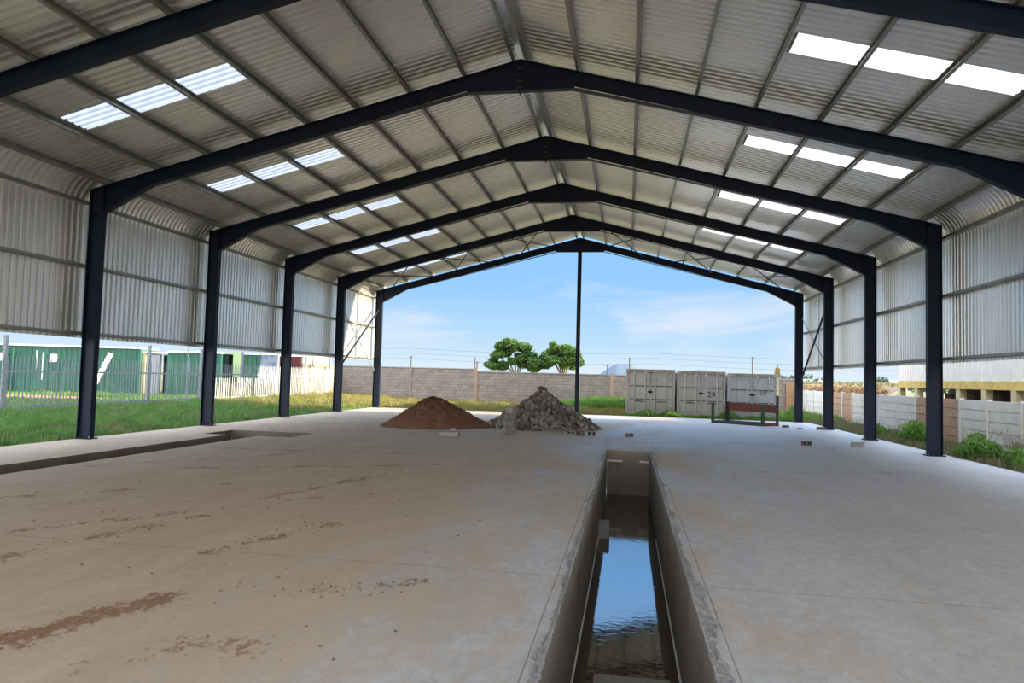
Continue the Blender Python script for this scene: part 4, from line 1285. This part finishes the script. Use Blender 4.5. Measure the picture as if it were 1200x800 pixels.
g3 = thing('green_container', 'green container with open door coloured sunlit green right of the second left column', 'container', (-20.5, 38.8, .15))
green_box(g3, TC, .98, 2.05, 2.4, .2, 2.72, M['green'], 4)
tbox(TC, -.11, .46, .6, .7, .2, 2.7).build('doorway_shade_panel', M['black'], g3)  # interior shade of the opening, made as a black panel
tbox(TC, .50, .97, -.12, -.05, 1.35, 2.85).build('open_door', M['greenlit'], g3)
tbox(TC, -.05, 2.25, -.05, 2.4, 2.72, 2.82).build('lintel', M['greenlit'], g3)
TD = oriented(-19.40, 38.89, math.radians(8))
bn = thing('banner_board', 'faded blue and white banner board behind the palisade fence', 'banner', (-18.7, 38.8, .15))
tbox(TD, 0, 1.15, 0, .05, .95, 2.75).build('board', M['banner'], bn)
for u in (.05, 1.05): tbox(TD, u, u + .06, .05, .11, .1, 2.8).build('leg', M['galvdark'], bn)
TE = oriented(-21.3, 37.6, math.radians(8))
tp = thing('timber_stack', 'sunlit brown timber boards standing behind the palisade fence', 'timber', (-19.7, 37.7, .15))
for k in range(15):
    u = k * .22
    tbox(TE, u, u + .19, random.uniform(0, .04), .10, .12, 1.0 + random.uniform(-.08, .08)).build('board', M['timber'], tp)
hut = thing('timber_hut', 'small brown hut with maroon shutter behind the third left column', 'hut', (-19, 43, .1))
b = MB(); b.box(-20.2, -18.3, 42.2, 43.6, .1, 2.3); b.build('wall', M['timber'], hut)
b = MB(); b.box(-19.9, -18.45, 42.15, 42.2, 1.85, 2.75); b.build('shutter', M['maroon'], hut)
b = MB(); b.box(-20.3, -18.2, 42.1, 43.7, 2.75, 2.82); b.box(-20.2, -18.3, 42.3, 43.6, 2.3, 2.75); b.build('roof', M['sheet'], hut)
pwl = thing('board_fence', 'pale yellow board wall behind the end of the palisade fence', 'wall', (-18.2, 48, .1), kind='structure')
for k in range(34):
    y = 43.7 + k * .30
    b = MB(); b.box(-18.25 - .02 * (k % 2), -18.2, y, y + .28, .05, 2.25 + .03 * (k % 3)); b.build('board', M['paleyellow'], pwl)
b = MB(); b.box(-21, -18.4, 44.0, 46.2, 2.2, 2.9); b.build('parapet', M['bcream'], pwl)

# ------------------------------------------------------------------ trees beyond the wall
def tree(label, x, y, blobs, trunks):
    root = thing('umbrella_tree', label, 'tree', (x, y, -.3), 'trees beyond the block wall')
    v, f = leaf_cloud(blobs, 11500, .15)
    np_mesh('crown', v, f, M['tree'], root)
    for pts in trunks:
        b = MB()
        for (p, q, r0, r1) in pts: b.tube(p, q, r0, r1, 7)
        b.build('trunk', M['trunk'], root)
TY = 62.0
def blobset(x0, x1, z0, ztop, n, seed):
    random.seed(seed); out = []
    for i in range(n):
        u = (i + random.random()) / n
        x = x0 + (x1 - x0) * u
        dome = max(0, 1 - abs(2 * u - 1) ** 2.6)
        zt = z0 + (ztop - z0) * (0.40 + 0.58 * dome) - .3
        z = zt - (random.random() ** 1.6) * .85 * (zt - z0)
        out.append((x, TY + random.uniform(-1.3, 1.3), z, random.uniform(.3, .6), .7, random.uniform(.18, .32)))
    return out
def trunkset(xc, spread, z1):
    out = [((xc, TY, -.3), (xc + .1, TY, 1.8), .18, .14)]
    for k in range(5):
        a = (k - 2) / 2 * spread
        out.append(((xc + .1, TY, 1.8), (xc + a * .6, TY + random.uniform(-.5, .5), z1 - .8), .09, .06))
        out.append(((xc + a * .6, TY, z1 - .8), (xc + a, TY + random.uniform(-.6, .6), z1), .06, .03))
    return out
tree('dark green spreading tree beyond the block wall, left of the pair', -8.0, TY, blobset(-9.9, -5.5, 2.2, 5.35, 62, 3), [trunkset(-7.6, 1.9, 4.3)])
tree('sunlit spreading tree beyond the block wall, right of the pair', -3.4, TY, blobset(-5.0, -1.7, 2.5, 5.25, 46, 5), [trunkset(-3.3, 1.5, 4.4)])
random.seed(21)

# poles and wires
for x, y, h, lb in ((-19.9, 70, 3.75, 'leftmost short pole beyond the block wall'), (-13.05, 70, 3.7, 'taller of two thin poles left of the trees'), (-12.6, 69, 3.3, 'shorter of two thin poles left of the trees'),
                    (2.66, 70, 4.05, 'pole rising behind the leftmost grey container'), (.49, 70, 3.3, 'short pole right of the gable post'), (14.37, 70, 4.4, 'pole rising behind the pale blue container')):
    b = MB(); b.tube((x, y, -.35), (x, y, h), .085, .065, 8)
    b.tube((x - .18, y, h - .12), (x + .18, y, h - .12), .03, n=6)
    tag(b.build('utility_pole', M['pole'], loc=(x, y, -.35)), lb, 'pole', 'poles beyond the block wall')
for z0, z1, lb in ((4.55, 4.2, 'upper'), (4.05, 3.75, 'middle'), (3.5, 3.35, 'lower')):
    b = MB()
    P = [(-45 + 75 * i / 30, 70.2, z0 - .3 * math.sin(PI * (i % 10) / 10) + (z1 - z0) * 0) for i in range(31)]
    for p, q in zip(P, P[1:]): b.tube(p, q, .010, n=5, cap=False)
    tag(b.build('overhead_wire', M['pole']), '%s overhead wire strung behind the block wall' % lb, 'wire')

# distant tree belt, houses, hills
def belt(x0, x1, y, h, n, name, label, leaf=.6):
    cs = []
    for i in range(n):
        x = x0 + (x1 - x0) * (i + random.random()) / n
        hh = h * random.uniform(.45, 1.1)
        cs.append((x, y + random.uniform(-4, 4), hh * .55, random.uniform(2.5, 5), 3, hh * .5))
    v, f = leaf_cloud(cs, n * 160, leaf, -.3)
    tag(np_mesh(name, v, f, M['treefar']), label, 'trees', kind='stuff')
belt(20, 190, 230, 5.2, 34, 'far_trees', 'distant belt of dark trees on the horizon at right')
belt(-60, 20, 260, 3.0, 20, 'low_trees', 'thin line of low trees on the horizon behind the containers')
for i, (x, y, w, h, lb) in enumerate(((150, 420, 9, 4.2, 'white distant farmhouse on the horizon at right'), (118, 440, 7, 3.8, 'small pale distant house left of the farmhouse'), (93, 380, 8, 3.6, 'white distant shed roof beside the gable column'), (4, 400, 7, 3.6, 'low white distant building behind the leftmost container'))):
    r = thing('distant_house', lb, 'house', (x, y, -.35))
    b = MB(); b.box(x - w / 2, x + w / 2, y, y + 6, -.35, h); b.build('wall', M['white'], r)
    b = MB(); b.poly([(x - w / 2 - .3, y - .3, h), (x + w / 2 + .3, y - .3, h), (x + w / 2 - .8, y + 3, h + 1.4), (x - w / 2 + .8, y + 3, h + 1.4)], (0, .1, .1))
    b.build('roof', M['sheet'], r)
hl = MB()
def ridge(cx, y, w, h, seed):
    rr = random.Random(seed); n = 40; vs = []; fs = []
    for i in range(n + 1):
        u = -1 + 2 * i / n
        z = h * max(0, math.exp(-3.2 * u * u) - .04) * (1 + .05 * math.sin(i * .5 + seed) + rr.uniform(-.012, .012))
        vs += [(cx + w * u, y - 150, -2), (cx + w * u, y, z - 2), (cx + w * u, y + 200, -2)]
    for i in range(n):
        k = 3 * i; fs += [(k, k + 3, k + 4, k + 1), (k + 1, k + 4, k + 5, k + 2)]
    hl.add(vs, fs)
ridge(-8, 1500, 95, 42, 1); ridge(60, 1520, 80, 20, 2); ridge(165, 1700, 150, 34, 3); ridge(330, 1750, 200, 26, 4); ridge(-330, 1700, 160, 20, 5); ridge(-560, 1700, 200, 24, 6); ridge(-150, 1700, 120, 12, 7)
struct(hl.build('hills', M['hill'], smooth=True), 'hazy blue hills on the horizon', 'hills')

# ------------------------------------------------------------------ sky, sun, camera
world = bpy.data.worlds.new('sky'); bpy.context.scene.world = world; world.use_nodes = True
nt = world.node_tree; bg = nt.nodes['Background']
tc = nt.nodes.new('ShaderNodeTexCoord').outputs['Generated']
sp = nt.nodes.new('ShaderNodeSeparateXYZ'); nt.links.new(tc, sp.inputs[0])
el = sp.outputs[2]
blue = ramp(nt, el, [(0.0, (0.238, 0.272, 0.298)), (0.05, (0.160, 0.230, 0.297)), (0.13, (0.096, 0.188, 0.300)), (0.185, (0.090, 0.184, 0.313)), (0.27, (0.17, 0.41, 0.78)), (0.5, (0.55, 0.82, 1.25)), (1.0, (0.45, 0.68, 1.1))])
# thin cirrus, drawn out sideways
c1 = noise(nt, 3.2, 9, 0.66, mapping(nt, tc, (1.0, 1.0, 4.2), (0, 0.10, 0), (0.4, 0.0, 0.15)), 0.6)
band = lambda lo, hi, v: math_n(nt, 'MULTIPLY', math_n(nt, 'MULTIPLY', math_n(nt, 'SUBTRACT', v, lo), 14.0, True), math_n(nt, 'MULTIPLY', math_n(nt, 'SUBTRACT', hi, v), 14.0, True))
az = math_n(nt, 'DIVIDE', sp.outputs[0], math_n(nt, 'MAXIMUM', sp.outputs[1], 0.05))
# denser bank low on the right, a wisp low on the left
bank = math_n(nt, 'MULTIPLY', math_n(nt, 'MULTIPLY', math_n(nt, 'ADD', az, 0.12), 5.0, True), band(0.005, 0.145, el))
wisp = math_n(nt, 'MULTIPLY', math_n(nt, 'MULTIPLY', math_n(nt, 'SUBTRACT', -0.10, az), 7.0, True), band(0.01, 0.10, el))
lift = math_n(nt, 'ADD', math_n(nt, 'MULTIPLY', bank, 0.20), math_n(nt, 'MULTIPLY', wisp, 0.13))
cl = math_n(nt, 'MULTIPLY', math_n(nt, 'ADD', math_n(nt, 'SUBTRACT', c1, 0.58), lift), 5.0, True)
hor = math_n(nt, 'SUBTRACT', 1.0, math_n(nt, 'MULTIPLY', math_n(nt, 'SUBTRACT', el, 0.02), 4.0), True)
cl = math_n(nt, 'MULTIPLY', cl, math_n(nt, 'MULTIPLY', hor, 0.9))
skyc = mix_col(nt, cl, blue, (0.255, 0.268, 0.293))
# extra brightness added overhead and behind, out of view, to fill the interior
back = math_n(nt, 'MULTIPLY', math_n(nt, 'SUBTRACT', math_n(nt, 'SUBTRACT', el, math_n(nt, 'MULTIPLY', sp.outputs[1], 0.55)), 0.02), 2.2, True)
c2 = noise(nt, 3.0, 6, 0.6, tc)
sky_fill = math_n(nt, 'MULTIPLY', back, math_n(nt, 'MULTIPLY_ADD', c2, 0.8)); nt.nodes[-2].inputs[2].default_value = 0.35
dk = ramp(nt, el, [(0.0, (1.8, 1.76, 1.73)), (0.5, (1.2, 1.22, 1.28)), (1.0, (0.9, 1.0, 1.2))])
skyc = mix_col(nt, math_n(nt, 'MINIMUM', sky_fill, 1.0), skyc, dk)
nt.links.new(skyc, bg.inputs[0]); bg.inputs[1].default_value = 1.0

SUN_DIR = Vector((1.0, 0.20, 0.185)).normalized()
sl = bpy.data.lights.new('sun', 'SUN'); sl.energy = 5.6; sl.angle = math.radians(0.6); sl.color = (1.0, 0.85, 0.63)
so_ = bpy.data.objects.new('sun', sl); COL.objects.link(so_)
so_.rotation_euler = SUN_DIR.to_track_quat('Z', 'Y').to_euler(); so_.location = (60, 40, 30)

cam = bpy.data.cameras.new('camera'); co = bpy.data.objects.new('camera', cam); COL.objects.link(co)
r = Vector((0.9859889, 0.16461742, 0.02696298)); u = Vector((-0.01810295, -0.05508711, 0.99831743)); fwd = Vector((-0.16582575, 0.98481801, 0.05133522))
co.matrix_world = Matrix(((r.x, u.x, -fwd.x, 2.5343), (r.y, u.y, -fwd.y, 0.0), (r.z, u.z, -fwd.z, 1.7896), (0, 0, 0, 1)))
cam.sensor_width = 36.0; cam.lens = 813.62 / 1200 * 36.0; cam.clip_start = 0.05; cam.clip_end = 6000
sc = bpy.context.scene; sc.camera = co
sc.view_settings.view_transform = 'Standard'; sc.view_settings.look = 'None'
sc.view_settings.exposure = 1.73; sc.view_settings.gamma = 1.0; sc.view_settings.use_curve_mapping = False
try:
    sc.cycles.max_bounces = 10; sc.cycles.diffuse_bounces = 6; sc.cycles.use_denoising = True; sc.cycles.use_adaptive_sampling = False
except Exception:
    pass
